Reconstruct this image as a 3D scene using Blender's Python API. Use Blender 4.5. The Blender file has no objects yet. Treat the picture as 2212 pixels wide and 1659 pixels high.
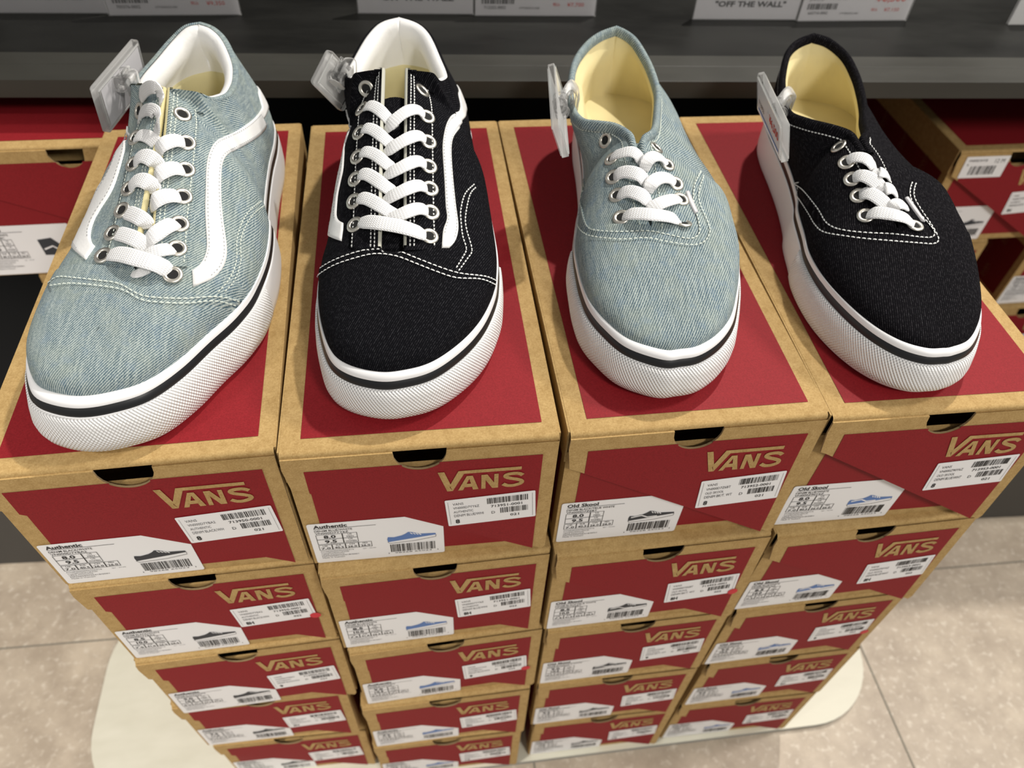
import bpy, bmesh, math, random
import numpy as np
from mathutils import Vector, Matrix
from mathutils.bvhtree import BVHTree

random.seed(7)
SC = bpy.context.scene
COL = SC.collection

# ------------------------------------------------------------------ frame of reference
BW, BL, BH = 0.16, 0.3545, 0.12934            # shoe box width, length, height
PLATE = 0.010                                  # base board thickness
ZT = 5 * BH + PLATE                            # height of the top of the stacks
# ------------------------------------------------------------------ camera
RC = np.array([[0.99128, -0.12558, 0.04020], [-0.06770, -0.74658, -0.66183], [0.11312, 0.65334, -0.74856]])
RV = np.array([2.4158, -0.134, 0.1063])
_th = np.linalg.norm(RV); _k = RV / _th
_K = np.array([[0, -_k[2], _k[1]], [_k[2], 0, -_k[0]], [-_k[1], _k[0], 0]])
RC = np.eye(3) + np.sin(_th) * _K + (1 - np.cos(_th)) * _K @ _K   # rows: right, down, forward
FPX = 1611.66
CAM = np.array([0.5325 * 0.16, -1.6294 * 0.16, 2.1554 * 0.16 + ZT])
cd = bpy.data.cameras.new('camera'); cam = bpy.data.objects.new('camera', cd); COL.objects.link(cam)
cd.sensor_width = 36; cd.lens = FPX / 2212 * 36
cd.clip_start = 0.01
cam.matrix_world = Matrix([[RC[0, 0], -RC[1, 0], -RC[2, 0], CAM[0]], [RC[0, 1], -RC[1, 1], -RC[2, 1], CAM[1]],
                           [RC[0, 2], -RC[1, 2], -RC[2, 2], CAM[2]], [0, 0, 0, 1]])
cd.dof.use_dof = True; cd.dof.focus_distance = 0.42; cd.dof.aperture_fstop = 9.0
SC.camera = cam
# ------------------------------------------------------------------ light
SC.view_settings.view_transform = 'Standard'; SC.view_settings.look = 'None'
SC.view_settings.exposure = 0.0; SC.view_settings.gamma = 1.0
SC.view_settings.use_curve_mapping = False
wd = bpy.data.worlds.new('store_ambient'); SC.world = wd; wd.use_nodes = True
wd.node_tree.nodes['Background'].inputs[0].default_value = (1.0, 0.97, 0.93, 1)
wd.node_tree.nodes['Background'].inputs[1].default_value = 0.30
def lamp(name, loc, target, energy, size, col=(1, 0.95, 0.88)):
    l = bpy.data.lights.new(name, 'AREA'); l.shape = 'DISK'; l.size = size; l.energy = energy; l.color = col
    o = bpy.data.objects.new(name, l); COL.objects.link(o); o.location = loc
    o.rotation_euler = (Vector(target) - Vector(loc)).to_track_quat('-Z', 'Y').to_euler()
    return o
lamp('ceiling_and_fill_spot', (0.90, 0.98, ZT + 1.9), (0.15, 0.15, ZT), 34, 0.07)
lamp('ceiling_and_fill_spot', (1.9, 0.25, ZT + 1.6), (0.15, 0.15, ZT), 24, 0.30)
lamp('ceiling_and_fill_spot', (0.9, -1.5, ZT + 1.5), (0.1, 0.0, ZT - 0.5), 24, 0.4)  # front fill lamp, added to brighten the floor
sl = bpy.data.lights.new('floor_fill_spot', 'SPOT'); sl.energy = 190; sl.spot_size = math.radians(46); sl.spot_blend = 1.0; sl.shadow_soft_size = 0.08; sl.color = (1, 0.95, 0.88)  # added fill spot that brightens the floor and base board at left
so = bpy.data.objects.new('floor_fill_spot', sl); COL.objects.link(so); so.location = (-1.3, -0.7, ZT + 1.5)
so.rotation_euler = (Vector((-0.52, 0.02, 0)) - Vector(so.location)).to_track_quat('-Z', 'Y').to_euler()

# ------------------------------------------------------------------ helpers
def link(o, parent=None):
    COL.objects.link(o)
    if parent is not None: o.parent = parent
    return o
def tag(o, label, cat, group=None):
    o['label'] = label; o['category'] = cat
    if group: o['group'] = group
    return o
def thing(name, label, cat, loc=(0, 0, 0), rz=0, group=None):
    o = bpy.data.objects.new(name, None); o.empty_display_size = 0.02
    COL.objects.link(o); o.location = loc; o.rotation_euler = (0, 0, rz)
    return tag(o, label, cat, group)
class MB:
    """collects polygons with material slots"""
    def __init__(s): s.v = []; s.f = []; s.m = []; s.uv = []; s.sm = []
    def add(s, vs, fs, m=0, uvs=None, smooth=False):
        b = len(s.v); s.v += [tuple(p) for p in vs]
        for f in fs:
            s.f.append([b + i for i in f]); s.m.append(m); s.sm.append(smooth)
            s.uv.append([tuple(uvs[i]) for i in f] if uvs is not None else [(0, 0)] * len(f))
    def poly(s, vs, m=0): s.add(vs, [list(range(len(vs)))], m)
    def box(s, a, b, m=0, M=None):
        x0, y0, z0 = a; x1, y1, z1 = b
        vs = [(x0, y0, z0), (x1, y0, z0), (x1, y1, z0), (x0, y1, z0), (x0, y0, z1), (x1, y0, z1), (x1, y1, z1), (x0, y1, z1)]
        if M is not None: vs = [M @ Vector(p) for p in vs]
        s.add(vs, [(0, 3, 2, 1), (4, 5, 6, 7), (0, 1, 5, 4), (1, 2, 6, 5), (2, 3, 7, 6), (3, 0, 4, 7)], m)
    def grid(s, G, m=0, uv=None, closed_u=False, flip=False, smooth=True):
        n = len(G); k = len(G[0]); vs = [p for r in G for p in r]
        us = [q for r in uv for q in r] if uv is not None else None
        fs = []
        for i in range(n if closed_u else n - 1):
            for j in range(k - 1):
                a = i * k + j; b = ((i + 1) % n) * k + j
                f = (a, b, b + 1, a + 1)
                fs.append(f[::-1] if flip else f)
        s.add(vs, fs, m, us, smooth)
    def mesh(s, name, mats):
        me = bpy.data.meshes.new(name); me.from_pydata(s.v, [], s.f)
        for mm in mats: me.materials.append(mm)
        me.polygons.foreach_set('material_index', s.m)
        me.polygons.foreach_set('use_smooth', s.sm)
        ul = me.uv_layers.new(name='UVMap')
        ul.data.foreach_set('uv', [c for f in s.uv for q in f for c in q])
        me.update(); return me
    def obj(s, name, mats, parent=None, weld=0):
        me = s.mesh(name, mats if isinstance(mats, (list, tuple)) else [mats])
        if weld:
            bm = bmesh.new(); bm.from_mesh(me); bmesh.ops.remove_doubles(bm, verts=bm.verts, dist=weld)
            bmesh.ops.recalc_face_normals(bm, faces=bm.faces); bm.to_mesh(me); bm.free()
        return link(bpy.data.objects.new(name, me), parent)
def bevel_obj(o, w=0.001, seg=2):
    m = o.modifiers.new('bevel', 'BEVEL'); m.width = w; m.segments = seg; m.limit_method = 'ANGLE'
    return o

# ------------------------------------------------------------------ materials
class NT:
    def __init__(s, name):
        s.m = bpy.data.materials.new(name); s.m.use_nodes = True; s.t = s.m.node_tree
        s.b = s.t.nodes['Principled BSDF']
    def n(s, typ, **kw):
        x = s.t.nodes.new(typ)
        for k, v in kw.items():
            if k in ('operation', 'data_type', 'blend_type', 'noise_dimensions', 'feature', 'wave_type', 'bands_direction'): setattr(x, k, v)
        return x
    def l(s, a, b): s.t.links.new(a, b)
    def val(s, sock, v):
        if hasattr(v, 'is_linked') or hasattr(v, 'links'): s.l(v, sock)
        else: sock.default_value = v
    def math(s, op, a, b=0.0, c=None):
        x = s.n('ShaderNodeMath', operation=op); s.val(x.inputs[0], a); s.val(x.inputs[1], b)
        if c is not None: s.val(x.inputs[2], c)
        return x.outputs[0]
    def mix(s, f, a, b):
        x = s.n('ShaderNodeMix', data_type='RGBA'); s.val(x.inputs[0], f); s.val(x.inputs[6], a); s.val(x.inputs[7], b)
        return x.outputs[2]
    def noise(s, vec, scale, detail=3, rough=0.5):
        x = s.n('ShaderNodeTexNoise'); s.l(vec, x.inputs['Vector']); x.inputs['Scale'].default_value = scale
        x.inputs['Detail'].default_value = detail; x.inputs['Roughness'].default_value = rough
        return x.outputs['Fac']
    def ramp(s, f, lo, hi):
        x = s.n('ShaderNodeMapRange'); s.l(f, x.inputs[0]); x.inputs[1].default_value = lo; x.inputs[2].default_value = hi
        return x.outputs[0]
    def coord(s, which='Object'): return s.n('ShaderNodeTexCoord').outputs[which]
    def mapping(s, vec, scale=(1, 1, 1), rot=(0, 0, 0)):
        x = s.n('ShaderNodeMapping'); s.l(vec, x.inputs[0]); x.inputs['Scale'].default_value = scale; x.inputs['Rotation'].default_value = rot
        return x.outputs[0]
    def bump(s, h, strength=0.3, dist=0.001):
        x = s.n('ShaderNodeBump'); s.l(h, x.inputs['Height']); x.inputs['Strength'].default_value = strength
        x.inputs['Distance'].default_value = dist; s.l(x.outputs[0], s.b.inputs['Normal'])
    def base(s, c): s.val(s.b.inputs['Base Color'], c)
    def rough(s, r): s.val(s.b.inputs['Roughness'], r)
def C4(r, g, b): return (r, g, b, 1)
def srgb(r, g, b):
    f = lambda c: (c / 255 / 12.92 if c <= 10 else ((c / 255 + 0.055) / 1.055) ** 2.4)
    return (f(r), f(g), f(b), 1)
def plain(name, col, rough=0.5, metal=0.0, spec=None):
    k = NT(name); k.base(col); k.rough(rough); k.b.inputs['Metallic'].default_value = metal
    if spec is not None: k.b.inputs['Specular IOR Level'].default_value = spec
    return k.m

def m_kraft():
    k = NT('kraft_card'); c = k.coord()
    a = k.noise(c, 900, 3, 0.7); b = k.noise(c, 180, 2); d = k.noise(k.mapping(c, (1, 1, 8)), 60, 3)
    f = k.math('ADD', k.math('MULTIPLY', a, 0.65), k.math('MULTIPLY', b, 0.35))
    col = k.mix(k.ramp(f, 0.34, 0.66), C4(0.36, 0.225, 0.080), C4(0.56, 0.385, 0.165))
    col = k.mix(k.math('MULTIPLY', d, 0.25), col, C4(0.38, 0.25, 0.10))
    k.base(col); k.rough(0.8); k.b.inputs['Specular IOR Level'].default_value = 0.25; k.bump(a, 0.15, 0.0004); return k.m
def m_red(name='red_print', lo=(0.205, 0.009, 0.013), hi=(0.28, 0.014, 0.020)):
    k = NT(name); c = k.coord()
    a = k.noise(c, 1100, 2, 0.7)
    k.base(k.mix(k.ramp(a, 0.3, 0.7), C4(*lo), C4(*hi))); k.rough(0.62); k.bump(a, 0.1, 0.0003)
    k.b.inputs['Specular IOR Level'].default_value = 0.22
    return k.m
def m_denim(name, dark, light, tint, pitch, ang, contrast=1.0, speck=None):
    k = NT(name); uv = k.coord('UV')
    sp = k.n('ShaderNodeSeparateXYZ'); k.l(uv, sp.inputs[0]); u, v = sp.outputs[0], sp.outputs[1]
    ca, sa = math.cos(ang), math.sin(ang)
    wob = k.math('MULTIPLY', k.math('SUBTRACT', k.noise(uv, 60, 2), 0.5), 0.0012)
    ax = k.math('ADD', k.math('ADD', k.math('MULTIPLY', u, ca), k.math('MULTIPLY', v, sa)), wob)
    ay = k.math('SUBTRACT', k.math('MULTIPLY', v, ca), k.math('MULTIPLY', u, sa))
    st = k.math('MULTIPLY_ADD', k.math('SINE', k.math('MULTIPLY', ax, 2 * math.pi / pitch)), 0.5, 0.5)
    al = k.math('MULTIPLY_ADD', k.math('SINE', k.math('MULTIPLY_ADD', ay, 2 * math.pi / (pitch * 0.62), k.math('MULTIPLY', ax, 2 * math.pi / pitch * 0.5))), 0.5, 0.5)
    n1 = k.noise(uv, 900, 2, 0.6); n2 = k.noise(uv, 45, 3)
    n3 = k.noise(k.mapping(uv, (ca * 0 + 1, 0.15, 1), (0, 0, -ang)), 500, 2)
    thr = k.math('MULTIPLY', st, k.math('MULTIPLY_ADD', al, 0.45, 0.55))
    if speck is None:
        f = k.math('MULTIPLY_ADD', k.math('SUBTRACT', n1, 0.5), 1.1, k.math('MULTIPLY_ADD', k.math('SUBTRACT', n3, 0.5), 0.8, k.math('MULTIPLY_ADD', thr, 1.0 * contrast, 0.02)))
        col = k.mix(f, dark, light)
        col = k.mix(k.ramp(n2, 0.45, 0.75), col, k.mix(0.35, col, tint))
        col = k.mix(k.math('MULTIPLY', k.ramp(k.noise(uv, 130, 3), 0.52, 0.70), 0.35), col, C4(0.16, 0.24, 0.33))
    else:
        cb = k.n('ShaderNodeCombineXYZ'); k.l(k.math('MULTIPLY', ax, 0.85 / pitch), cb.inputs[0]); k.l(k.math('MULTIPLY', ay, 0.55 / pitch), cb.inputs[1])
        f = k.math('MULTIPLY', k.math('MULTIPLY_ADD', k.ramp(k.noise(cb.outputs[0], 1.0, 2, 0.7), 0.46, 0.78), 0.9, 0.06), k.ramp(k.math('MULTIPLY', st, k.math('MULTIPLY_ADD', al, .6, .4)), 0.35, 0.95))
        col = k.mix(k.math('MULTIPLY', f, speck), dark, light)
    k.base(col); k.rough(0.95)
    k.b.inputs['Specular IOR Level'].default_value = 0.15 if speck is None else 0.05
    k.bump(k.math('ADD', thr, k.math('MULTIPLY', n1, 0.5)), 0.5, 0.0004)
    return k.m
def m_rubber_tex():
    k = NT('textured_white_rubber'); uv = k.coord('UV')
    sp = k.n('ShaderNodeSeparateXYZ'); k.l(uv, sp.inputs[0]); u, v = sp.outputs[0], sp.outputs[1]
    q = 2 * math.pi / 0.0021
    a = k.math('SINE', k.math('MULTIPLY', k.math('ADD', u, k.math('MULTIPLY', v, 0.75)), q))
    b = k.math('SINE', k.math('MULTIPLY', k.math('SUBTRACT', u, k.math('MULTIPLY', v, 0.75)), q))
    h = k.math('MULTIPLY', k.math('ADD', k.math('ADD', a, b), 2.0), 0.25)
    k.base(C4(0.88, 0.88, 0.88)); k.rough(0.5); k.bump(h, 1.0, 0.0009); return k.m
def m_lace():
    k = NT('white_lace_cotton'); uv = k.coord('UV')
    sp = k.n('ShaderNodeSeparateXYZ'); k.l(uv, sp.inputs[0]); u, v = sp.outputs[0], sp.outputs[1]
    q = 2 * math.pi
    zz = k.math('ABSOLUTE', k.math('SINE', k.math('MULTIPLY', v, q / 0.0036)))
    h = k.math('SINE', k.math('MULTIPLY', k.math('ADD', u, k.math('MULTIPLY', zz, 0.0006)), q / 0.0012))
    h2 = k.math('SINE', k.math('MULTIPLY', v, q / 0.0018))
    hh = k.math('MULTIPLY_ADD', h2, 0.5, h)
    k.base(k.mix(k.ramp(hh, -1.5, 1.2), C4(0.84, 0.84, 0.86), C4(0.95, 0.95, 0.94))); k.rough(0.85); k.bump(hh, 0.45, 0.0003)
    return k.m
def m_leather():
    k = NT('white_leather'); c = k.coord()
    a = k.noise(c, 500, 4); b = k.noise(k.mapping(c, (40, 40, 8)), 1.5, 3)
    k.base(C4(0.88, 0.88, 0.87)); k.rough(0.45); k.bump(k.math('MULTIPLY_ADD', b, 3.0, a), 0.25, 0.0006); return k.m
def m_canvas(name, col):
    k = NT(name); c = k.coord(); w = k.noise(c, 1500, 2); b = k.noise(c, 25, 2)
    k.base(k.mix(k.ramp(b, 0.3, 0.7), C4(*[x * 0.88 for x in col]), C4(*col))); k.rough(0.9)
    k.b.inputs['Specular IOR Level'].default_value = 0.1
    k.bump(w, 0.3, 0.0004); return k.m
def m_floor():
    k = NT('beige_stone_tile'); c = k.coord()
    a = k.noise(k.mapping(c, (1, 1.6, 1), (0, 0, 0.6)), 5, 5, 0.6); b = k.noise(c, 22, 6, 0.65); d = k.noise(c, 120, 3)
    col = k.mix(k.ramp(a, 0.3, 0.72), C4(0.44, 0.365, 0.285), C4(0.62, 0.53, 0.41))
    col = k.mix(k.ramp(b, 0.38, 0.62), k.mix(0.5, col, C4(0.30, 0.235, 0.175)), col)
    col = k.mix(k.math('MULTIPLY', k.ramp(d, 0.55, 0.7), 0.5), col, C4(0.75, 0.68, 0.57))
    k.base(col); k.rough(0.45); k.bump(d, 0.15, 0.001); return k.m
def m_board(name, lo, hi, rough=0.4, sc=6):
    k = NT(name); c = k.coord(); a = k.noise(k.mapping(c, (1, 3, 3)), sc, 5, 0.6)
    k.base(k.mix(k.ramp(a, 0.3, 0.75), C4(*lo), C4(*hi))); k.rough(k.math('MULTIPLY_ADD', a, 0.3, rough - 0.15)); return k.m
def m_clear():
    k = NT('clear_acrylic'); k.base(C4(0.80, 0.80, 0.79)); k.rough(0.08); k.b.inputs['Specular IOR Level'].default_value = 0.9
    fr = k.n('ShaderNodeFresnel'); fr.inputs[0].default_value = 1.5
    k.l(k.math('MINIMUM', k.math('MULTIPLY_ADD', fr.outputs[0], 1.5, -0.01), 0.85), k.b.inputs['Alpha']); return k.m

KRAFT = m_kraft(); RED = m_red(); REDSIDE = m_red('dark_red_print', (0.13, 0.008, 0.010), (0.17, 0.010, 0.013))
KEDGE = plain('kraft_cut_edge', C4(0.33, 0.23, 0.12), 0.9)
PAPER = plain('label_paper', C4(0.86, 0.865, 0.88), 0.45); INK = plain('black_ink', C4(0.015, 0.015, 0.017), 0.6)
GINK = plain('grey_ink', C4(0.10, 0.10, 0.11), 0.6)
DOT = plain('red_dot_sticker', C4(0.60, 0.01, 0.03), 0.5); BLUEINK = plain('blue_print', C4(0.10, 0.20, 0.47), 0.6)
TISSUE = plain('white_tissue', C4(0.8, 0.8, 0.78), 0.9)
LD = m_denim('light_blue_denim', C4(0.070, 0.122, 0.158), C4(0.55, 0.62, 0.59), C4(0.36, 0.40, 0.31), 0.00120, -0.68)
LD3 = m_denim('pale_blue_denim', C4(0.068, 0.114, 0.148), C4(0.50, 0.57, 0.545), C4(0.36, 0.40, 0.31), 0.00145, -0.42)
BD = m_denim('black_denim', C4(0.0045, 0.0045, 0.006), C4(0.50, 0.50, 0.55), C4(0, 0, 0), 0.00120, -0.50, speck=0.21)
BD4 = m_denim('black_denim_fine', C4(0.0045, 0.0042, 0.0055), C4(0.50, 0.48, 0.52), C4(0, 0, 0), 0.00130, -0.12, speck=0.21)
WRUB = plain('white_rubber', C4(0.88, 0.88, 0.89), 0.42); KRUB = plain('black_rubber', C4(0.010, 0.011, 0.013), 0.4)
TRUB = m_rubber_tex(); LACE = m_lace(); LEATHER = m_leather()
CREAM = m_canvas('cream_canvas', (0.78, 0.68, 0.38)); CREAM2 = m_canvas('cream_insole', (0.70, 0.63, 0.36))
THW = plain('white_thread', C4(0.72, 0.73, 0.72), 0.8); THL = plain('pale_thread', C4(0.62, 0.68, 0.62), 0.8); THG = plain('grey_thread', C4(0.42, 0.43, 0.44), 0.8)
METAL = plain('nickel_metal', C4(0.74, 0.71, 0.64), 0.38, 1.0); HOLE = plain('eyelet_hole_dark', C4(0.01, 0.01, 0.01), 0.9)
CLEAR = m_clear(); FLOOR = m_floor(); GROUT = plain('tile_joint', C4(0.22, 0.20, 0.16), 0.8)
BASEB = m_board('off_white_base', (0.68, 0.66, 0.54), (0.74, 0.72, 0.60), 0.45, 20)
BASEE = plain('base_edge_shade', C4(0.30, 0.30, 0.28), 0.5)  # shadow on the board's edge is put into this grey
SHELF = m_board('shaded_laminate', (0.006, 0.006, 0.0055), (0.018, 0.018, 0.016), 0.50)  # shadows and dark reflections on the shelf board are put into its colour
SHELF.node_tree.nodes['Principled BSDF'].inputs['Specular IOR Level'].default_value = 0.22
SHELFL = m_board('grey_laminate', (0.032, 0.031, 0.026), (0.042, 0.041, 0.034), 0.5)
DARK = plain('black_panel', C4(0.004, 0.004, 0.004), 0.8); PLINTH = plain('dark_grey_plinth', C4(0.055, 0.052, 0.048), 0.6)
STRIP = plain('cream_strip', C4(0.55, 0.54, 0.48), 0.6); SIGNW = plain('sign_card_white', C4(0.62, 0.61, 0.63), 0.4)
REDINK = plain('orange_red_ink', C4(0.60, 0.035, 0.015), 0.6)

# ------------------------------------------------------------------ text and barcodes as flat meshes
_tc = {}
def text_polys(s, bold=0.0):
    key = (s, bold)
    if key in _tc: return _tc[key]
    cu = bpy.data.curves.new('text', 'FONT'); cu.body = s; cu.size = 1; cu.resolution_u = 2; cu.offset = bold
    cu.fill_mode = 'FRONT'
    o = bpy.data.objects.new('text', cu); COL.objects.link(o)
    bpy.context.view_layer.update()
    me = bpy.data.meshes.new_from_object(o.evaluated_get(bpy.context.evaluated_depsgraph_get()))
    vs = [(v.co.x, v.co.y) for v in me.vertices]; fs = [tuple(p.vertices) for p in me.polygons]
    bpy.data.objects.remove(o); bpy.data.curves.remove(cu); bpy.data.meshes.remove(me)
    xs = [v[0] for v in vs] or [0]; ys = [v[1] for v in vs] or [0]
    _tc[key] = (vs, fs, min(xs), max(xs), min(ys), max(ys)); return _tc[key]
def put_text(mb, F, s, x0, x1, y0, y1, m, bold=0.0):
    """F maps flat (x, y) to 3D; the text fills the box x0..x1, y0..y1 (y up)"""
    vs, fs, a, b, c, d = text_polys(s, bold)
    if not fs: return
    P = [F(x0 + (x - a) / (b - a) * (x1 - x0), y0 + (y - c) / (d - c) * (y1 - y0)) for x, y in vs]
    mb.add(P, fs, m)
def put_rect(mb, F, x0, x1, y0, y1, m): mb.poly([F(x0, y0), F(x1, y0), F(x1, y1), F(x0, y1)], m)
def put_bars(mb, F, x0, x1, y0, y1, m, n=30, seed=1):
    r = random.Random(seed); w = [r.choice((1, 1, 2, 3)) for _ in range(2 * n)]; t = sum(w); x = x0
    for i, q in enumerate(w):
        d = q / t * (x1 - x0)
        if i % 2 == 0: put_rect(mb, F, x, x + d, y0, y1, m)
        x += d

# ------------------------------------------------------------------ the shoe box
STYLES = {1: ('713950-0001', 'VN000D7YBA2', 'AUTHENTIC', 'DENIM BLACK/WH', 'Authentic', 'DENIM BLACK/WHITE', 0),
          2: ('713951-0001', 'VN000D7YY6Z', 'AUTHENTIC', 'DENIM BLUE/WHI', 'Authentic', 'DENIM BLUE/WHITE', 1),
          3: ('713952-0001', 'VN000D7Z6BT', 'OLD SKOOL', 'DENIM BK/T. WT', 'Old Skool', 'DENIM BLACK/TRUE WHITE', 0),
          4: ('713953-0001', 'VN000Z90Y6Z', 'OLD SKOOL', 'DENIM BLUE/WHT', 'Old Skool', 'DENIM BLUE/WHITE', 1),
          5: ('700376-0002', 'VN000D5IB8C', 'SK8-HI', 'BLACK/WHITE', 'Sk8-Hi', 'BLACK/BLACK/WHITE', 0)}
SIZES = {1: ('8', '021', '8.0', '9.5', '7.0', '40.5', '26.0'), 2: ('8H', '022', '8.5', '10.0', '7.5', '41.0', '26.5'),
         3: ('9', '023', '9.0', '10.5', '8.0', '42.0', '27.0'), 4: ('9H', '024', '9.5', '11.0', '8.5', '42.5', '27.5'),
         5: ('10', '025', '10.0', '11.5', '9.0', '43.0', '28.0')}
NX, NW, ND = 0.0785, 0.0155, 0.0175     # thumb notch: centre, half width, depth
def notch(z0, n=12, grow=0.0, dx=0.0):
    return [(NX + dx + (NW + grow) * math.cos(math.pi * i / n), z0 - (ND + grow) * math.sin(math.pi * i / n) ** 0.85) for i in range(n + 1)]
def flap_edge(x, H, hi=False): return max(0.003, H - 0.033 - (x - 0.006) * (0.47 if hi else 0.63)) if x > 0.006 else H - 0.033
def make_flapmap(tilt, H):
    s, c = math.sin(tilt), math.cos(tilt)
    def F(x, z, off=0.0):        # z measured from the bottom of the box
        d = H - 0.003 - z
        return (x, -0.0008 - d * s - off * c, H - 0.003 - d * c + off * s * 0)
    return F
_bm = {}
def body_mesh(H, W, L, side_text=False):
    key = ('body', H, W, L, side_text)
    if key in _bm: return _bm[key]
    mb = MB(); t = 0.0016; yf = 0.0022; hf = H - 0.0205
    mb.box((0, yf, 0), (W, L, t)); mb.box((0.0, yf, t), (W, yf + t, hf)); mb.box((0, L - t, t), (W, L, H - 0.002))
    mb.box((0, yf + t, t), (t, L - t, H - 0.002)); mb.box((W - t, yf + t, t), (W, L - t, H - 0.002))
    mb.box((0.004, yf + 0.030, H - 0.034), (W - 0.004, yf + 0.0308, H - 0.014), 0)      # folded inner flap behind the notch
    e = 0.0003
    mb.poly([(0.011, yf - e, 0.008), (W - 0.009, yf - e, 0.008), (W - 0.009, yf - e, H - 0.03), (0.011, yf - e, H - 0.03)], 1)
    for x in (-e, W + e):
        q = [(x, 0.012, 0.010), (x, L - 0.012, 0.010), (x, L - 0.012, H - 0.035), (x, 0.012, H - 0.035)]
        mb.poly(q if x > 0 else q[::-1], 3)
    if side_text:
        for r in range(3):
            for c in range(6):
                y0 = 0.02 + c * 0.052 + (r % 2) * 0.02; z0 = 0.014 + r * 0.029
                F = lambda a, b, y0=y0, z0=z0: (-2 * e, y0 + 0.034 - b, z0 + 0.024 - a)
                put_text(mb, F, 'VANS', 0, 0.022, 0.002, 0.010, 4, 0.02); put_rect(mb, F, 0.004, 0.022, 0.0115, 0.0125, 4)
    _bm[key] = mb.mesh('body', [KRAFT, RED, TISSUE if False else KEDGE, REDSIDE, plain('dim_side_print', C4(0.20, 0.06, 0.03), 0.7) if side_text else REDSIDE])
    return _bm[key]
def lid_mesh(H, W, L, tilt):
    key = ('lid', H, W, L, tilt)
    if key in _bm: return _bm[key]
    mb = MB(); t = 0.0014; F = make_flapmap(tilt, H); r = 0.003; e = 0.0003; hi = W > 0.2; dx = (W / 2 - NX - 0.001) if hi else 0.0
    def flap_edge(x, H, _f=globals()['flap_edge']): return _f(x, H, hi)
    # top panel and rounded fold
    mb.box((0, 0.003, H - t), (W, L, H))
    arc = [(0.0022 + r * 0 - 0.0030 * math.sin(a) + 0.0008 * 0, H - 0.003 + 0.003 * math.cos(a)) for a in [math.pi / 2 * i / 6 for i in range(7)]]
    G = [[(x, y + 0.0, z) for (y, z) in [(0.003, H)] + arc] for x in (0, W * 0.25, W * 0.5, W * 0.75, W)]
    mb.grid(G, 0, flip=True)
    # side and back flaps of the lid
    for x0 in (-0.0012, W): mb.box((x0, 0.002, H - 0.030), (x0 + 0.0012, L, H - 0.0002))
    mb.box((0, L, H - 0.030), (W, L + 0.0012, H - 0.0002))
    # front flap outline (x, z)
    xr = W - 0.002; zr = flap_edge(xr, H)
    n = notch(H - 0.003, dx=dx)
    if hi:
        rr = random.Random(4); n = [n[0]] + [(x + rr.uniform(-.0018, .0018), z + rr.uniform(-.0025, .0010)) for x, z in n[1:-1]] + [n[-1]]
    out = [(0.0, H - 0.003), (-0.0005, H - 0.012), (0.0015, H - 0.031), (0.006, H - 0.0332), (0.060, flap_edge(0.060, H)), (0.110, flap_edge(0.110, H)), (xr, zr), (W, zr + 0.004), (W, H - 0.003)]
    ol = out + n
    front = [F(x, z, 0.0012) for x, z in ol]; back = [F(x, z, 0.0) for x, z in ol]
    N = len(ol)
    mb.poly(front, 0); mb.poly(back[::-1], 0)
    for i in range(N):
        j = (i + 1) % N
        if i in (len(out) - 1, N - 1): continue
        mb.add([front[i], back[i], back[j], front[j]], [(0, 1, 2, 3)], 2)
    mb.add([F(*out[0], 0.0012), F(*n[-1], 0.0012), (n[-1][0], -0.0008, H - 0.003), (0, -0.0008, H - 0.003)], [(0, 1, 2, 3)], 0)
    # red print on the flap with the notch cut out of it
    zt = H - 0.0145; x0, x1 = 0.0115, W - 0.009
    nn = [p for p in notch(H - 0.003, 24, dx=dx) if p[1] < zt]
    xa = nn[0][0]; xb = nn[-1][0]
    red = [(x0, zt), (x0, flap_edge(x0, H)), (0.06, flap_edge(0.06, H)), (0.11, flap_edge(0.11, H)), (x1, flap_edge(x1, H)), (x1, zt), (xa, zt)] + nn + [(xb, zt)]
    mb.poly([F(x, z, 0.0012 + e) for x, z in red], 1)
    # red print on the top
    mb.poly([(0.0115, 0.0105, H + e), (W - 0.009, 0.0105, H + e), (W - 0.009, L - 0.011, H + e), (0.0115, L - 0.011, H + e)], 1)
    _bm[key] = mb.mesh('lid', [KRAFT, RED, KEDGE]); return _bm[key]
def thick_line(pts, w):
    out = []; P = [Vector(p) for p in pts]; L, R = [], []
    for i, p in enumerate(P):
        d = (P[min(i + 1, len(P) - 1)] - P[max(i - 1, 0)]).normalized(); nrm = Vector((-d.y, d.x))
        L.append(p + nrm * w / 2); R.append(p - nrm * w / 2)
    return [[L[i], L[i + 1], R[i + 1], R[i]] for i in range(len(P) - 1)]
def catmull(P, n):
    P = [np.array(p, float) for p in P]; out = []
    for i in range(len(P) - 1):
        p0 = P[max(i - 1, 0)]; p1 = P[i]; p2 = P[i + 1]; p3 = P[min(i + 2, len(P) - 1)]
        for j in range(n):
            t = j / n
            out.append(0.5 * ((2 * p1) + (-p0 + p2) * t + (2 * p0 - 5 * p1 + 4 * p2 - p3) * t * t + (-p0 + 3 * p1 - 3 * p2 + p3) * t ** 3))
    out.append(P[-1]); return out
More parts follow.
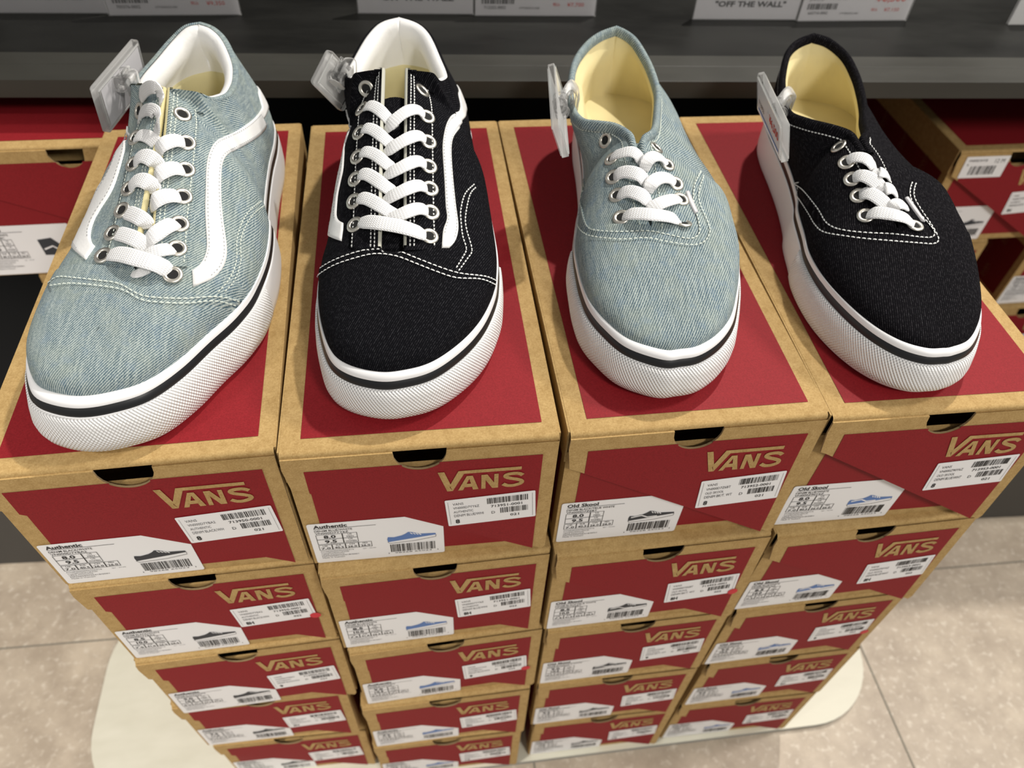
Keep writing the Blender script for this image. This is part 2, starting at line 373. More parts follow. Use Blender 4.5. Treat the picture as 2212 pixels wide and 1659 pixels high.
def logo_polys():
    w, h = 0.0525, 0.0205; S = lambda a: [(u * w, -v * h) for u, v in a]
    ps = [S([(0, 0), (.075, 0), (.142, .66), (.130, .80), (.165, 1), (.10, 1)]), S([(.130, .72), (.236, 0), (.30, .15), (.165, 1)]), S([(.236, 0), (.965, 0), (.965, .15), (.28, .15)]),
          S([(.33, .28), (.38, .28), (.285, 1), (.226, 1)]), S([(.35, .28), (.40, .28), (.468, 1), (.402, 1)]), S([(.30, .68), (.385, .68), (.40, .85), (.285, .85)]),
          S([(.50, .28), (.55, .28), (.55, 1), (.50, 1)]), S([(.65, .28), (.70, .28), (.70, 1), (.65, 1)]), S([(.50, .28), (.57, .28), (.70, 1), (.63, 1)])]
    c = [(q[0] * w, -q[1] * h) for q in catmull([(.985, .44), (.94, .35), (.87, .325), (.80, .36), (.785, .46), (.84, .56), (.92, .64), (.975, .74), (.965, .86), (.89, .945), (.81, .93), (.755, .83)], 4)]
    return ps, thick_line(c, 0.0030)
def logo_mesh(H, W, L, tilt, x=0.088, z=-0.0245):
    key = ('logo', H, W, tilt)
    if key in _bm: return _bm[key]
    mb = MB(); F = make_flapmap(tilt, H); ps, sl = logo_polys()
    for i, p in enumerate(ps + sl): mb.poly([F(x + a, H + z + b, 0.0019 + 0.00001 * (i % 7)) for a, b in p])
    _bm[key] = mb.mesh('logo', [KRAFT]); return _bm[key]
def rounded(x0, x1, y0, y1, r, n=4):
    P = []
    for cx, cy, a0 in ((x1 - r, y1 - r, 0), (x0 + r, y1 - r, 90), (x0 + r, y0 + r, 180), (x1 - r, y0 + r, 270)):
        for i in range(n + 1):
            a = math.radians(a0 + 90 * i / n); P.append((cx + r * math.cos(a), cy + r * math.sin(a)))
    return P
def price_label_mesh(st, sz, H, tilt, dx=0, dz=0, small=False):
    F0 = make_flapmap(tilt, H); mb = MB(); a = 0.065; ca, sa = math.cos(a), math.sin(a); w, h = 0.0575, 0.0305
    def F(o):
        return lambda x, y: F0(0.0932 + dx + x * ca - y * sa, H - 0.0855 + dz + x * sa + y * ca, o)
    mb.poly([F(0.0020)(*p) for p in rounded(0, w, 0, h, 0.001)], 0)
    G = F(0.0022); s = STYLES[st]; q = SIZES[sz]
    X = lambda u: u * w; Y = lambda v: (1 - v) * h
    def T(t, u0, u1, v0, v1, m, b=0.0): put_text(mb, G, t, X(u0), X(u1), Y(v1), Y(v0), m, b)
    T('VANS', .08, .20, .13, .215, 2); T(s[1], .08, .37, .28, .365, 2); T(s[2], .08, .30, .43, .515, 2); T(s[3], .08, .41, .57, .665, 2)
    T(q[0], .085, .135 + .05 * (len(q[0]) - 1), .76, .92, 1, 0.035)
    put_bars(mb, G, X(.46), X(.92), Y(.30), Y(.09), 1, 34, st * 7); T(s[0], .50, .85, .36, .45, 1, 0.012)
    T('D', .50, .54, .60, .69, 1); put_bars(mb, G, X(.60), X(.92), Y(.70), Y(.50), 1, 24, st * 11 + sz); T(q[1], .71, .81, .77, .86, 1, 0.01)
    put_rect(mb, G, X(.03), X(.033), Y(.93), Y(.07), 3); put_rect(mb, G, X(.965), X(.968), Y(.93), Y(.07), 3)
    return mb.mesh('price_label', [PAPER, INK, GINK, GINK])
SHOE_PIC = [(0, .33), (.02, .18), (.14, .22), (.30, .14), (.38, .05), (.44, -.06), (.52, -.02), (.66, .12), (.99, .16), (1.0, .26), (.01, .52)]
def size_label_mesh(st, sz, H, hi=False):
    mb = MB(); x0, w, h = 0.0022, 0.0875, 0.0505; zb = 0.0010
    if hi: w, h = 0.0865, 0.058
    F = lambda o: (lambda x, y: (x0 + x, 0.0022 - o, zb + y))
    mb.poly([F(0.0006)(*p) for p in rounded(0, w, 0, h, 0.0018)], 0)
    G = F(0.0008); s = STYLES[st]; q = SIZES[sz]
    X = lambda u: u * w; Y = lambda v: (1 - v) * h
    def T(t, u0, u1, v0, v1, m=1, b=0.0): put_text(mb, G, t, X(u0), X(u1), Y(v1), Y(v0), m, b)
    def R(u0, u1, v0, v1, m=1): put_rect(mb, G, X(u0), X(u1), Y(v1), Y(v0), m)
    T(s[4], .045, .29, .035, .115, 1, 0.03); R(.045, .50, .125, .133)
    T(s[5], .045, .05 + .017 * len(s[5]), .155, .20, 1, 0.006); T(s[1], .045, .29, .215, .258, 1, 0.006)
    def cell(u0, u1, v0, v1):
        e = .004; R(u0, u1, v0, v0 + e * 1.7); R(u0, u1, v1 - e * 1.7, v1); R(u0, u0 + e, v0, v1); R(u1 - e, u1, v0, v1)
    cell(.045, .24, .27, .395); cell(.24, .35, .27, .395); cell(.045, .24, .39, .515); cell(.24, .35, .39, .515)
    T(q[2], .10, .19, .295, .375, 1, 0.03); T(q[3], .10, .19, .415, .495, 1, 0.03)
    T('US', .28, .31, .285, .32); T('MEN', .27, .32, .34, .375); T('US', .28, .31, .405, .44); T('WOMEN', .255, .335, .46, .495)
    for i, (a, b) in enumerate((('UK', q[4]), ('EUR', q[5]), ('CM', q[6]), ('MEX', q[6]))):
        u = .045 + i * .1; cell(u, u + .1, .53, .665); T(a, u + .03, u + .07, .545, .58); T(b, u + .015, u + .085, .60, .648, 1, 0.015)
    for i, (t, u) in enumerate((('PO#M000090706416', .30), ('Cust#PO#2612FA30', .26), ('UPS/A PO/CUT74', .22), ('M0706090706418/0001', .33), ('Made in Vietnam', .22))):
        T(t, .05, u, .69 + i * .042, .72 + i * .042, 2)
    T('SJV - 05/30', .37, .47, .70, .725, 2)
    pc = 3 if s[6] == 0 else 4
    if not hi:
        P = [(X(.565 + .375 * a), Y(.40 + .38 * b)) for a, b in SHOE_PIC]
        mb.poly([G(*p) for p in P][::-1], pc)
        G2 = F(0.0009)
        for a in thick_line([(X(.566), Y(.59)), (X(.58), Y(.635)), (X(.78), Y(.61)), (X(.938), Y(.55)), (X(.94), Y(.50))], 0.0004): mb.poly([G2(*p) for p in a], 2)
        if st in (3, 4):
            for a in thick_line([(X(.585), Y(.51)), (X(.67), Y(.475)), (X(.72), Y(.53)), (X(.80), Y(.52))], 0.0012): mb.poly([G2(*p) for p in a], 0)
        for i in range(4):
            u = .745 + i * .022
            for a in thick_line([(X(u), Y(.395 + i * .014)), (X(u + .016), Y(.435 + i * .012))], 0.0007): mb.poly([G2(*p) for p in a], 0)
        put_bars(mb, G, X(.58), X(.93), Y(.87), Y(.67), 1, 36, st * 13 + sz)
        T('1  98268 65023  1', .56, .95, .885, .915, 2)
    else:
        P = [(.62, .62), (.61, .30), (.76, .27), (.83, .42), (.96, .52), (1.0, .60), (.98, .64)]
        mb.poly([G(X(a), Y(b)) for a, b in P][::-1], 3); G2 = F(0.0009)
        for a in thick_line([(X(.64), Y(.50)), (X(.74), Y(.44)), (X(.80), Y(.53)), (X(.90), Y(.55))], 0.0018): mb.poly([G2(*p) for p in a], 0)
        put_bars(mb, G, X(.72), X(.97), Y(.92), Y(.72), 1, 24, 5)
    return mb.mesh('size_label', [PAPER, INK, GINK, plain('dark_shoe_print', C4(0.03, 0.035, 0.045), 0.6), BLUEINK])
def disc(mb, F, cx, cy, r, m=0, n=20): mb.poly([F(cx + r * math.cos(2 * math.pi * i / n), cy + r * math.sin(2 * math.pi * i / n)) for i in range(n)], m)

ORD = {1: 'topmost', 2: 'second from the top', 3: 'third from the top', 4: 'fourth from the top', 5: 'lowest'}
STK = {1: 'leftmost front stack', 2: 'second front stack', 3: 'third front stack', 4: 'rightmost front stack'}
POS = {(1, 1): (-0.1631, 0.0007, 0.99), (2, 1): (0, -0.001, -0.3), (3, 1): (0.1668, -0.002, 0.2), (4, 1): (0.3289, -0.0044, -0.6),
       (1, 2): (-.1613, .0009, 1.2), (1, 3): (-.1605, -.0003, 1.6), (1, 4): (-.1717, .0096, 0.0), (1, 5): (-.1672, .0125, -0.6),
       (2, 2): (.0038, -.0088, 1.3), (2, 3): (.0078, -.0110, 2.0), (2, 4): (.0040, -.0120, 0.8), (2, 5): (.0021, -.0090, 0.0),
       (3, 2): (.1685, -.0108, 0.9), (3, 3): (.1718, -.0102, 0.8), (3, 4): (.1732, -.0085, 0.2), (3, 5): (.1780, -.0050, -0.2),
       (4, 2): (.3325, -.0112, 0.9), (4, 3): (.3376, -.0099, 0.9), (4, 4): (.3465, -.0073, 0.4), (4, 5): (.3462, -.0050, -0.6)}
_pl = {}
def make_box(loc, rz, st, sz, tilt, label, group, H=BH, W=BW, L=BL, dot=False, side_text=False, price=(0, 0), hi=False, extra=False):
    t = thing('shoe_box', label, 'shoe box', loc, rz, group)
    body = link(bpy.data.objects.new('body', body_mesh(H, W, L, side_text)), t)
    lid = link(bpy.data.objects.new('lid', lid_mesh(H, W, L, tilt)), t)
    link(bpy.data.objects.new('logo', logo_mesh(H, W, L, tilt, x=0.088 if not hi else 0.165)), lid)
    k = ('sl', st, sz, H, hi)
    if k not in _pl: _pl[k] = size_label_mesh(st, sz, H, hi)
    link(bpy.data.objects.new('size_label', _pl[k]), body)
    k = ('pl', st, sz, H, tilt, price)
    if k not in _pl: _pl[k] = price_label_mesh(st, sz, H, tilt, price[0] + (0.077 if hi else 0), price[1])
    link(bpy.data.objects.new('price_label', _pl[k]), lid)
    F0 = make_flapmap(tilt, H)
    if dot:
        mb = MB(); disc(mb, lambda x, y: F0(x, y, 0.0024), 0.1495, H - 0.0795, 0.0042)
        mb.obj('dot_sticker', [DOT], lid)
    if extra:
        mb = MB(); mb.poly([F0(*p, 0.0020) for p in rounded(0.009, 0.063, H - 0.033, H - 0.006, 0.001)], 0)
        G = lambda x, y: F0(x, y, 0.0022)
        put_text(mb, G, 'VN000D3HY28', .013, .036, H - .0125, H - .0095, 1); put_text(mb, G, '6', .013, .015, H - .0175, H - .0145, 1); put_text(mb, G, '12 M', .046, .058, H - .0145, H - .0095, 1)
        put_bars(mb, G, .019, .051, H - .029, H - .018, 1, 22, 5)
        mb.obj('barcode_sticker', [PAPER, INK], lid)
    return t, lid
GRP = 'shoe boxes in the front stacks'
for st in (1, 2, 3, 4):
    for row in (1, 2, 3, 4, 5):
        x, y, rz = POS[(st, row)]
        kind = {1: 'black low sneaker', 2: 'blue low sneaker', 3: 'black striped sneaker', 4: 'blue striped sneaker'}[st]
        lab = 'box labelled %s, %s in %s' % (kind, ORD[row], STK[st])
        z = ZT - row * BH
        tilt = {1: 0.004, 2: 0.010, 3: 0.045, 4: 0.055}[st] if row < 3 else 0.015
        make_box((x, y, z), math.radians(rz), st, row, tilt, lab, GRP, dot=(st, row) in ((1, 2), (2, 3), (3, 2), (4, 3)), price=(0, 0.0035) if (st, row) == (4, 1) else (0, 0))

# ------------------------------------------------------------------ setting: floor, base board, shelving
def struct(o): o['kind'] = 'structure'; return o
mb = MB(); mb.box((-2.2, -1.6, -0.05), (3.0, 2.6, 0.0), 0)
jx = [0.660 + 0.475 * i for i in range(-6, 5)]; jy = [0.190 + 0.475 * i for i in range(-4, 6)]
a = math.radians(-1.0)
for x in jx: mb.poly([(x - .0012, -1.6, .0004), (x + .0012, -1.6, .0004), (x + .0012, 2.6, .0004), (x - .0012, 2.6, .0004)], 1)
for y in jy:
    f = lambda x, d: (x, y + d + (x - 0.6) * math.tan(a), .0005)
    mb.poly([f(-2.2, -.0012), f(3.0, -.0012), f(3.0, .0012), f(-2.2, .0012)], 1)
struct(mb.obj('floor', [FLOOR, GROUT]))
# off-white base board with rounded corners under the stacks
mb = MB(); P = rounded(-0.352, 0.652, -0.0105, 0.262, 0.10, 12); n = len(P)
mb.poly([(x, y, PLATE - .0002) for x, y in P], 0); mb.poly([(x, y, 0.0007) for x, y in P][::-1], 1)
for i in range(n):
    p, q = P[i], P[(i + 1) % n]; mb.add([(*p, 0.0007), (*q, 0.0007), (*q, PLATE - .0002), (*p, PLATE - .0002)], [(0, 1, 2, 3)], 1)
tag(mb.obj('base_board', [BASEB, BASEE]), 'off-white rounded base board on the tiles under the box stacks', 'board')
# shelving unit
SY = math.radians(-2.91)
u = thing('shelving_unit', 'dark grey shelving unit with a shade-toned top shelf behind the shoes', 'shelf', (0.2, 0.385, 0), SY)
zs = ZT + 0.004
mb = MB(); mb.box((-1.2, 0.030, zs), (1.3, 0.62, zs + 0.0155)); bevel_obj(mb.obj('shelf_board', [SHELF], u), 0.0008)
mb = MB(); mb.box((-1.2, 0.0, zs), (1.3, 0.0295, zs + 0.0165)); mb.box((-1.2, 0.0298, zs + 0.0158), (1.3, 0.052, zs + 0.0165)); bevel_obj(mb.obj('shelf_edge', [SHELFL], u), 0.0012)
mb = MB(); mb.box((-1.2, 0.62, 0.18), (1.3, 0.64, zs + 1.1)); mb.obj('back_panel', [DARK], u)
mb = MB(); mb.box((-1.2, -0.085, 0.001), (1.3, 0.615, ZT - 0.480)); mb.box((-1.2, -0.085, ZT - 0.480), (1.3, 0.615, ZT - 0.478), 1); mb.obj('plinth', [PLINTH, DARK], u)
mb = MB(); mb.box((-1.2, -0.097, ZT - 0.468), (-0.48, -0.086, ZT - 0.445)); mb.obj('plinth_strip', [STRIP], u)

# boxes kept on the plinth under the shelf
PT = ZT - 0.478
hh = (0.478 - 0.163 - 0.0) / 3
tb, _ = make_box((-0.334, 0.3705, ZT - 0.022 - 0.141), math.radians(0.5), 5, 1, 0.004, 'tall red shoe box with torn thumb hole and high-top label, under the shelf at left', 'shoe boxes under the shelf', H=0.141, W=0.237, L=0.33, hi=True)
for i in range(3):
    make_box((-0.296, 0.376, PT + .0005 + i * 0.105), 0, 1, 3, 0.01, ['kraft and red box lowest under the shelf at left', 'kraft and red box in the middle of the shelf stack at left', 'kraft and red box right below the high-top box at left'][i], 'shoe boxes under the shelf', H=0.1043, W=0.17, L=0.33)
make_box((0.700, 0.420, PT + 2 * BH), 0, 1, 4, 0.05, 'red shoe box with extra barcode sticker under the shelf at right', 'shoe boxes under the shelf', side_text=True, extra=True)
make_box((0.645, 0.420, PT + BH), 0, 1, 3, 0.01, 'shoe box below the sticker box, partly hidden by the black sneaker', 'shoe boxes under the shelf')
make_box((0.893, 0.431, PT + BH), 0, 1, 5, 0.01, 'shoe box at the right edge with dark patterned side', 'shoe boxes under the shelf', side_text=True)
make_box((0.700, 0.428, PT), 0, 1, 5, 0.01, 'lowest shoe box under the shelf at right behind the front stacks', 'shoe boxes under the shelf')
make_box((0.866, 0.425, PT), 0, 1, 5, 0.01, 'lowest shoe box at the right edge, under the patterned one', 'shoe boxes under the shelf')

# ------------------------------------------------------------------ signs on the shelf
def sign(kind, px0, px1, py, text, lab, group, price=None):
    def at(u_, v_, z):
        d = RC.T @ np.array([(u_ - 1106) / FPX, (v_ - 829.5) / FPX, 1.0]); t = (z - CAM[2]) / d[2]; return Vector(CAM + t * d)
    zb = zs + 0.0162
    A = at(px0, py[0], zb); B = at(px1, py[1], zb); X = (B - A); w = X.length; ang = math.atan2(X.y, X.x); h = 0.055
    t = thing(kind, lab, 'sign' if price is None else 'price tag', A, ang, group)
    mb = MB(); mb.box((0, 0, 0), (w, 0.0012, h)); F = lambda x, y: (x, -0.0004, y)
    if price is None:
        put_text(mb, F, text, w * .18, w * .86, 0.0125, 0.0185, 1, 0.03)
        mb.poly([F(w * .25, .026), F(w * .75, .026), F(w * .75, .029), F(w * .25, .029)], 1)
        mb.obj('card', [SIGNW, INK], t)
    else:
        put_bars(mb, F, w * .05, w * .32, 0.0115, 0.0175, 1, 22, 3); put_text(mb, F, text, w * .07, w * .25, 0.0065, 0.0095, 1)
        put_text(mb, F, 'CPT0000252-000', w * .36, w * .53, 0.0065, 0.0085, 2)
        put_text(mb, F, 'JPN LTD', w * .05, w * .18, 0.0195, 0.023, 1); put_text(mb, F, 'BLACK/BLACK', w * .22, w * .45, 0.026, 0.029, 1); put_text(mb, F, 'V44-LITE', w * .22, w * .38, 0.0215, 0.0245, 1)
        put_rect(mb, F, w * .05, w * .19, 0.025, 0.032, 3); put_rect(mb, F, w * .05, w * .08, 0.025, 0.032, 4)
        put_text(mb, F, price[0], w * .65, w * .93, 0.0175, 0.0275, 3, 0.015); put_text(mb, F, '税込', w * .64, w * .70, 0.0095, 0.0128, 3); put_text(mb, F, price[1], w * .76, w * .90, 0.0085, 0.0130, 3)
        mb.obj('card', [SIGNW, INK, GINK, REDINK, BLUEINK], t)
    mb = MB(); mb.box((-0.001, -0.0012, -0.0002), (w + 0.001, -0.0008, h), 0); mb.box((-0.001, 0.0016, -0.0002), (w + 0.001, 0.0020, h), 0); mb.box((-0.001, -0.0012, -0.0008), (w + 0.001, 0.0020, -0.0002), 0)
    mb.obj('clear_holder', [CLEAR], t)
    mb = MB(); mb.box((w * .2, 0.0022, -0.0006), (w * .8, 0.030, 0.0002)); mb.box((w * .2, 0.0022, -0.0006), (w * .8, 0.0030, 0.02)); mb.obj('stand', [CLEAR], t)
SG = 'slogan signs on the shelf'; PG = 'price tags on the shelf'
OTW = '"OFF THE WALL"'
sign('slogan_sign', -15, 233, (27, 28), OTW, 'white sign above the light blue striped sneaker at left', SG)
sign('price_tag', 238, 519, (33, 31), '700376-0002', 'white price tag reading 9,350 behind the leftmost sneaker', PG, ('¥8,500', '¥9,350'))
sign('slogan_sign', 775, 1022, (28, 30), OTW, 'white sign behind the heel of the black striped sneaker', SG)
sign('price_tag', 1027, 1284, (33, 34), '712202-0002', 'white price tag reading 7,700 behind the black striped sneaker', PG, ('¥7,000', '¥7,700'))
sign('slogan_sign', 1497, 1718, (41, 42), OTW, 'white sign between the pale blue and the black low sneakers', SG)
sign('price_tag', 1723, 1955, (45, 43), '665710-0002', 'white price tag reading 6,500 above the black low sneaker', PG, ('¥6,500', '¥7,150'))
sign('slogan_sign', 2178, 2400, (52, 52), OTW, 'white sign cut off at the right edge of the shelf', SG)

# ------------------------------------------------------------------ sneakers
POSE = {1: (-.087, .0195, -.125), 2: (.0712, .0232, -.0749), 3: (.231, .0268, -.125), 4: (.3915, .0135, -.09)}
HX = {1: -.014, 2: -.009, 3: -.014, 4: -.003}
OUTL = {  # upper edge of the sole seen from above, millimetres (x, y): inner side then outer side, from the toe tip
    1: ((-10, 0), [(-24, 2), (-35, 7), (-44, 19), (-50, 33), (-53, 52), (-54, 75), (-52, 100)], [(4, 3), (20, 11), (33, 27), (44, 49), (54, 69), (60, 90), (61, 122), (56, 155)]),
    2: ((-12, 0), [(-28, 5), (-39, 15), (-47, 36), (-52, 60), (-53, 84), (-51, 104)], [(1, 1), (17, 7), (33, 22), (45, 40), (53, 61), (56, 78), (57, 100), (55, 130)]),
    3: ((-8, -1), [(-27, 7), (-39, 21), (-47, 36), (-51, 52), (-53, 69), (-54, 92), (-51, 115)], [(2, 0), (13, 3), (26, 13), (37, 28), (44, 46), (50, 68), (54, 94), (54, 130)]),
    4: ((0, 0), [(-10, 0), (-23, 6), (-35, 19), (-45, 39), (-52, 63), (-54, 88), (-51, 110)], [(6, 1), (19, 7), (32, 22), (41, 40), (50, 70), (55, 100), (56, 130)])}
REAR_IN = [(-48, 138), (-44, 155), (-41, 185), (-40, 220), (-40, 255), (-37, 280), (-28, 298), (-17, 307)]
REAR_OUT = [(52, 160), (47, 190), (43, 225), (41, 255), (36, 280), (24, 298), (8, 307)]
LEN = {1: .311, 2: .311, 3: .309, 4: .306}
GAP = {1: (.0055, .0012), 2: (.0075, .0075), 3: (.0008, .0035), 4: (.0006, .0030)}
# per shoe: ridge points (x, y, z) from the toe box to the throat, throat centre line, then the rim on each side, in mm
SHAPE = {
 1: dict(ridge=[(-6, 32, 54), (2, 50, 60), (9, 68, 65)], throat=[(9, 68, 65), (9, 78, 69), (7, 110, 82), (5, 150, 97), (3, 184, 112)],
     out=[(11, 186, 111), (19, 188, 109), (19.5, 189, 108), (24, 200, 98), (29, 213, 94), (29, 228, 92), (26, 246, 90), (20, 268, 90), (8, 293, 94), (-3, 304, 98)],
     inn=[(-8, 190, 111), (-21, 197, 107), (-26, 199, 106), (-33, 214, 97), (-38, 228, 93), (-40, 245, 91), (-39, 270, 90), (-34, 292, 93), (-25, 304, 98)], heel=(-14, 309, 99)),
 2: dict(ridge=[(-9, 32, 54), (-8, 50, 60), (-6, 68, 65)], throat=[(-6, 68, 65), (-6, 78, 69), (-6.5, 110, 82), (-7, 150, 97), (-7.5, 198, 112)],
     out=[(8, 199, 111), (17, 199, 110), (17.5, 200, 109), (22, 210, 98), (27, 222, 94), (27, 236, 91), (23, 256, 91), (14, 290, 94), (4, 304, 97)],
     inn=[(-23, 199, 111), (-34, 199, 109), (-34.5, 200, 108), (-39, 212, 98), (-44, 222, 94), (-46, 238, 91), (-43, 258, 91), (-36, 289, 93), (-26, 304, 97)], heel=(-11, 310, 99)),
 3: dict(ridge=[(-6, 32, 50), (-8, 55, 58), (-11, 76, 66)], throat=[(-11, 76, 66), (-12, 92, 72), (-14, 115, 80), (-16, 137, 88)],
     out=[(-10, 144, 88), (-4, 152, 87), (1, 168, 84), (6, 193, 79), (11, 222, 77), (12, 242, 77), (9, 268, 80), (1, 290, 86), (-6, 301, 88)],
     inn=[(-21, 145, 89), (-29, 157, 88), (-39, 163, 86), (-49, 173, 82), (-54, 195, 78), (-54, 226, 76), (-49, 267, 78), (-39, 290, 82), (-27, 302, 86)], heel=(-14, 307, 89)),
 4: dict(ridge=[(-3, 32, 50), (-6, 55, 58), (-11, 76, 66)], throat=[(-11, 76, 66), (-13, 92, 72), (-17, 120, 82), (-21, 145, 88)],
     out=[(-13, 153, 87), (-7, 162, 84), (2, 187, 79), (11, 210, 77), (17, 235, 78), (20, 258, 80), (18, 280, 84), (8, 295, 88)],
     inn=[(-25, 153, 88), (-34, 160, 88), (-45, 175, 84), (-52, 193, 80), (-47, 222, 77), (-38, 256, 77), (-26, 288, 81), (-16, 299, 85)], heel=(-4, 302, 89))}
def arc_resample(P, n):
    P = np.array(P, float); d = np.r_[0, np.cumsum(np.linalg.norm(np.diff(P, axis=0), axis=1))]
    t = np.linspace(0, d[-1], n); return np.stack([np.interp(t, d, P[:, i]) for i in range(P.shape[1])], 1)
def unit(v): return v / (np.linalg.norm(v) + 1e-12)
ZF = .0345
class Shoe:
    KT, KR, M = 52, 120, 24
    def __init__(s, k):
        s.k = k; s.q = POSE[k]; s.toe_e = {1: .0120, 2: .0088, 3: .0100, 4: .0080}[k]; s.toe_z = {1: .001, 2: .0035, 3: .0030, 4: .0040}[k]; c, sn = math.cos(s.q[2]), math.sin(s.q[2])
        s.Rl = np.array([[c, -sn, 0], [sn, c, 0], [0, 0, 1]]); s.O = np.array([s.q[0], s.q[1], ZT + .0005])
        s.cl = s.Rl.T @ (CAM - s.O)
        tip, inn, out = OUTL[k]; hx = HX[k] + .010; L = LEN[k] * 1000
        def side(front, rear, lx):
            pts = [tip] + front + [(x + hx * 1000 * np.clip((y - 130) / 180, 0, 1), y * L / 311) for x, y in rear] + [(-6 + hx * 1000 - 4, L)]
            oth = (inn if lx > 0 else out)[0]; C = np.array(catmull([(x / 1000, y / 1000) for x, y in [oth] + pts + [((-6 + hx * 1000 - 4) - lx * 12, L - 3)]], 8))
            return C[8:-8]
        s.BO = side(out, REAR_OUT, 1); s.BI = side(inn, REAR_IN, -1)
        S = SHAPE[k]; m = lambda a: [tuple(c / 1000 for c in p) for p in a]
        ridge = np.array(catmull(m(S['ridge']), 8)); thr = np.array(catmull(m(S['throat']), 8))
        yv = ridge[-1][1] + .010
        s.cols = {}
        g0, g1 = GAP[k]
        for sd, B, rim in ((1, s.BO, S['out']), (-1, s.BI, S['inn'])):
            iv = int(np.argmax(B[:, 1] > yv)); f = arc_resample(B[:iv + 1], s.KT + 1)
            # rear resample denser by arc
            r = arc_resample(B[iv:], s.KR + 1)
            rt = arc_resample(ridge, s.KT + 1)
            rt = np.array([rt[0] * (1 - w) + rt[-1] * w if False else rt[int(i)] for i, w in [(j, j / s.KT) for j in range(s.KT + 1)]])
            tt = thr.copy(); w = np.clip(np.arange(len(tt)) / (len(tt) - 1), 0, 1)
            gg = (g0 + (g1 - g0) * w) * np.clip(w * 14, 0, 1)
            tt[:, 0] += sd * gg
            rimp = np.array(catmull([tuple(tt[-1])] + m(rim) + m([S['heel']]), 6))
            path = np.vstack([tt, rimp[1:]])
            dd = np.r_[0, np.cumsum(np.linalg.norm(np.diff(path, axis=0), axis=1))]
            tl = dd[len(tt) - 1]
            # map outline arclength to rim arclength: throat part covers outline up to y ~ 0.17
            bd = np.r_[0, np.cumsum(np.linalg.norm(np.diff(r, axis=0), axis=1))]
            yth = tt[-1][1] - (.022 if k < 3 else .004)
            ib = bd[int(np.argmax(r[:, 1] > yth))]; bc = bd[int(np.argmax(r[:, 1] > yth + (.030 if k < 3 else .020)))]
            tc = tl + (.045 if k < 3 else .030)
            tq = np.interp(bd, [0, ib, bc, bd[-1]], [0, tl, tc, dd[-1]])
            T = np.stack([np.interp(tq, dd, path[:, i]) for i in range(3)], 1)
            cols = []; s.ithroat = getattr(s, 'ithroat', {}); s.ithroat[sd] = s.KT + int(np.argmax(tq > tl))
            allB = np.vstack([f, r[1:]]); allT = np.vstack([rt, T[1:]]); tqa = np.r_[np.zeros(s.KT + 1), tq[1:]]
            for i in range(len(allB)):
                b = np.array([allB[i][0], allB[i][1], ZF]); t = allT[i]
                a = allB[max(i - 1, 0)]; c2 = allB[min(i + 1, len(allB) - 1)]; tg = unit(c2 - a)
                no = np.array([tg[1], -tg[0]]) * sd
                if i == 0: no = np.array([0, -1.])
                if i == len(allB) - 1: no = np.array([0, 1.])
                dxy = unit((b - t)[:2]); L_ = np.linalg.norm(b - t)
                if i <= s.KT:
                    slope = (ridge[-1][2] - ridge[0][2]) / (ridge[-1][1] - ridge[0][1])
                    td = np.array([dxy[0], dxy[1], slope * dxy[1] - .05]); ud = dxy; k1, k2 = .42, .50
                else:
                    w = np.clip((tqa[i] - tl * .75) / (tl * .25 + .030), 0, 1); w = w * w * (3 - 2 * w)
                    w0 = np.clip(tqa[i] / .03, 0, 1)
                    td0 = np.array([dxy[0], dxy[1] * (1 - w0), -.05 - .33 * w0]); td1 = np.array([no[0] * .30, no[1] * .30, -.95])
                    td = unit(td0) * (1 - w) + td1 * w; ud = unit(dxy * (1 - w) + no * w) ; k1, k2 = .40, .46 * (1 - w) + .34 * w
                td = unit(td)
                cols.append((b, t, no, td, ud, k1 * L_, k2 * L_, tqa[i]))
            s.cols[sd] = cols
        s.grid = {}
        for sd in (1, -1):
            G = []; U = []
            for (b, t, no, td, ud, a1, a2, _) in s.cols[sd]:
                p1 = b + np.array([no[0] * .05, no[1] * .05, 1]) * a1 * min(1, (t[2] - b[2]) / .03 * .8 + .1); p2 = t + td * a2
                row = []; uv = []; acc = 0; last = None
                for j in range(s.M + 1):
                    w = j / s.M; p = b * (1 - w) ** 3 + 3 * p1 * w * (1 - w) ** 2 + 3 * p2 * w * w * (1 - w) + t * w ** 3
                    row.append(p)
                acc = 0; us = [None] * (s.M + 1)
                for j in range(s.M, -1, -1):
                    if j < s.M: acc += np.linalg.norm(row[j] - row[j + 1])
                    us[j] = (t[0] + ud[0] * acc, t[1] + ud[1] * acc)
                G.append(row); U.append(us)
            s.grid[sd] = G; setattr(s, 'uv%d' % sd, U)
        vs, fs = [], []
        for sd in (1, -1):
            G = s.grid[sd]; b0 = len(vs); vs += [Vector(p) for r in G for p in r]; kk = s.M + 1
            for i in range(len(G) - 1):
                for j in range(s.M): a = b0 + i * kk + j; fs.append((a, a + kk, a + kk + 1, a + 1))
        s.bvh = BVHTree.FromPolygons(vs, fs)
        v2 = list(vs); f2 = list(fs); n0 = len(vs)
        it = min(s.ithroat[1], s.ithroat[-1])
        for i in range(s.KT, it + 1): v2 += [Vector(s.grid[1][i][-1]), Vector(s.grid[-1][i][-1])]
        for i in range(it - s.KT): a = n0 + 2 * i; f2.append((a, a + 1, a + 3, a + 2))
        s.span = BVHTree.FromPolygons(v2, f2)
        lab = {1: 'light blue denim sneaker with white side stripe, leftmost of the four', 2: 'black denim sneaker with white side stripe and wide criss-cross laces',
               3: 'pale blue denim low sneaker with cream insole and no stripe', 4: 'black denim low sneaker with cream insole, rightmost of the four'}[k]
        s.root = thing('sneaker', lab, 'sneaker', s.O, s.q[2], 'display sneakers on top of the boxes')
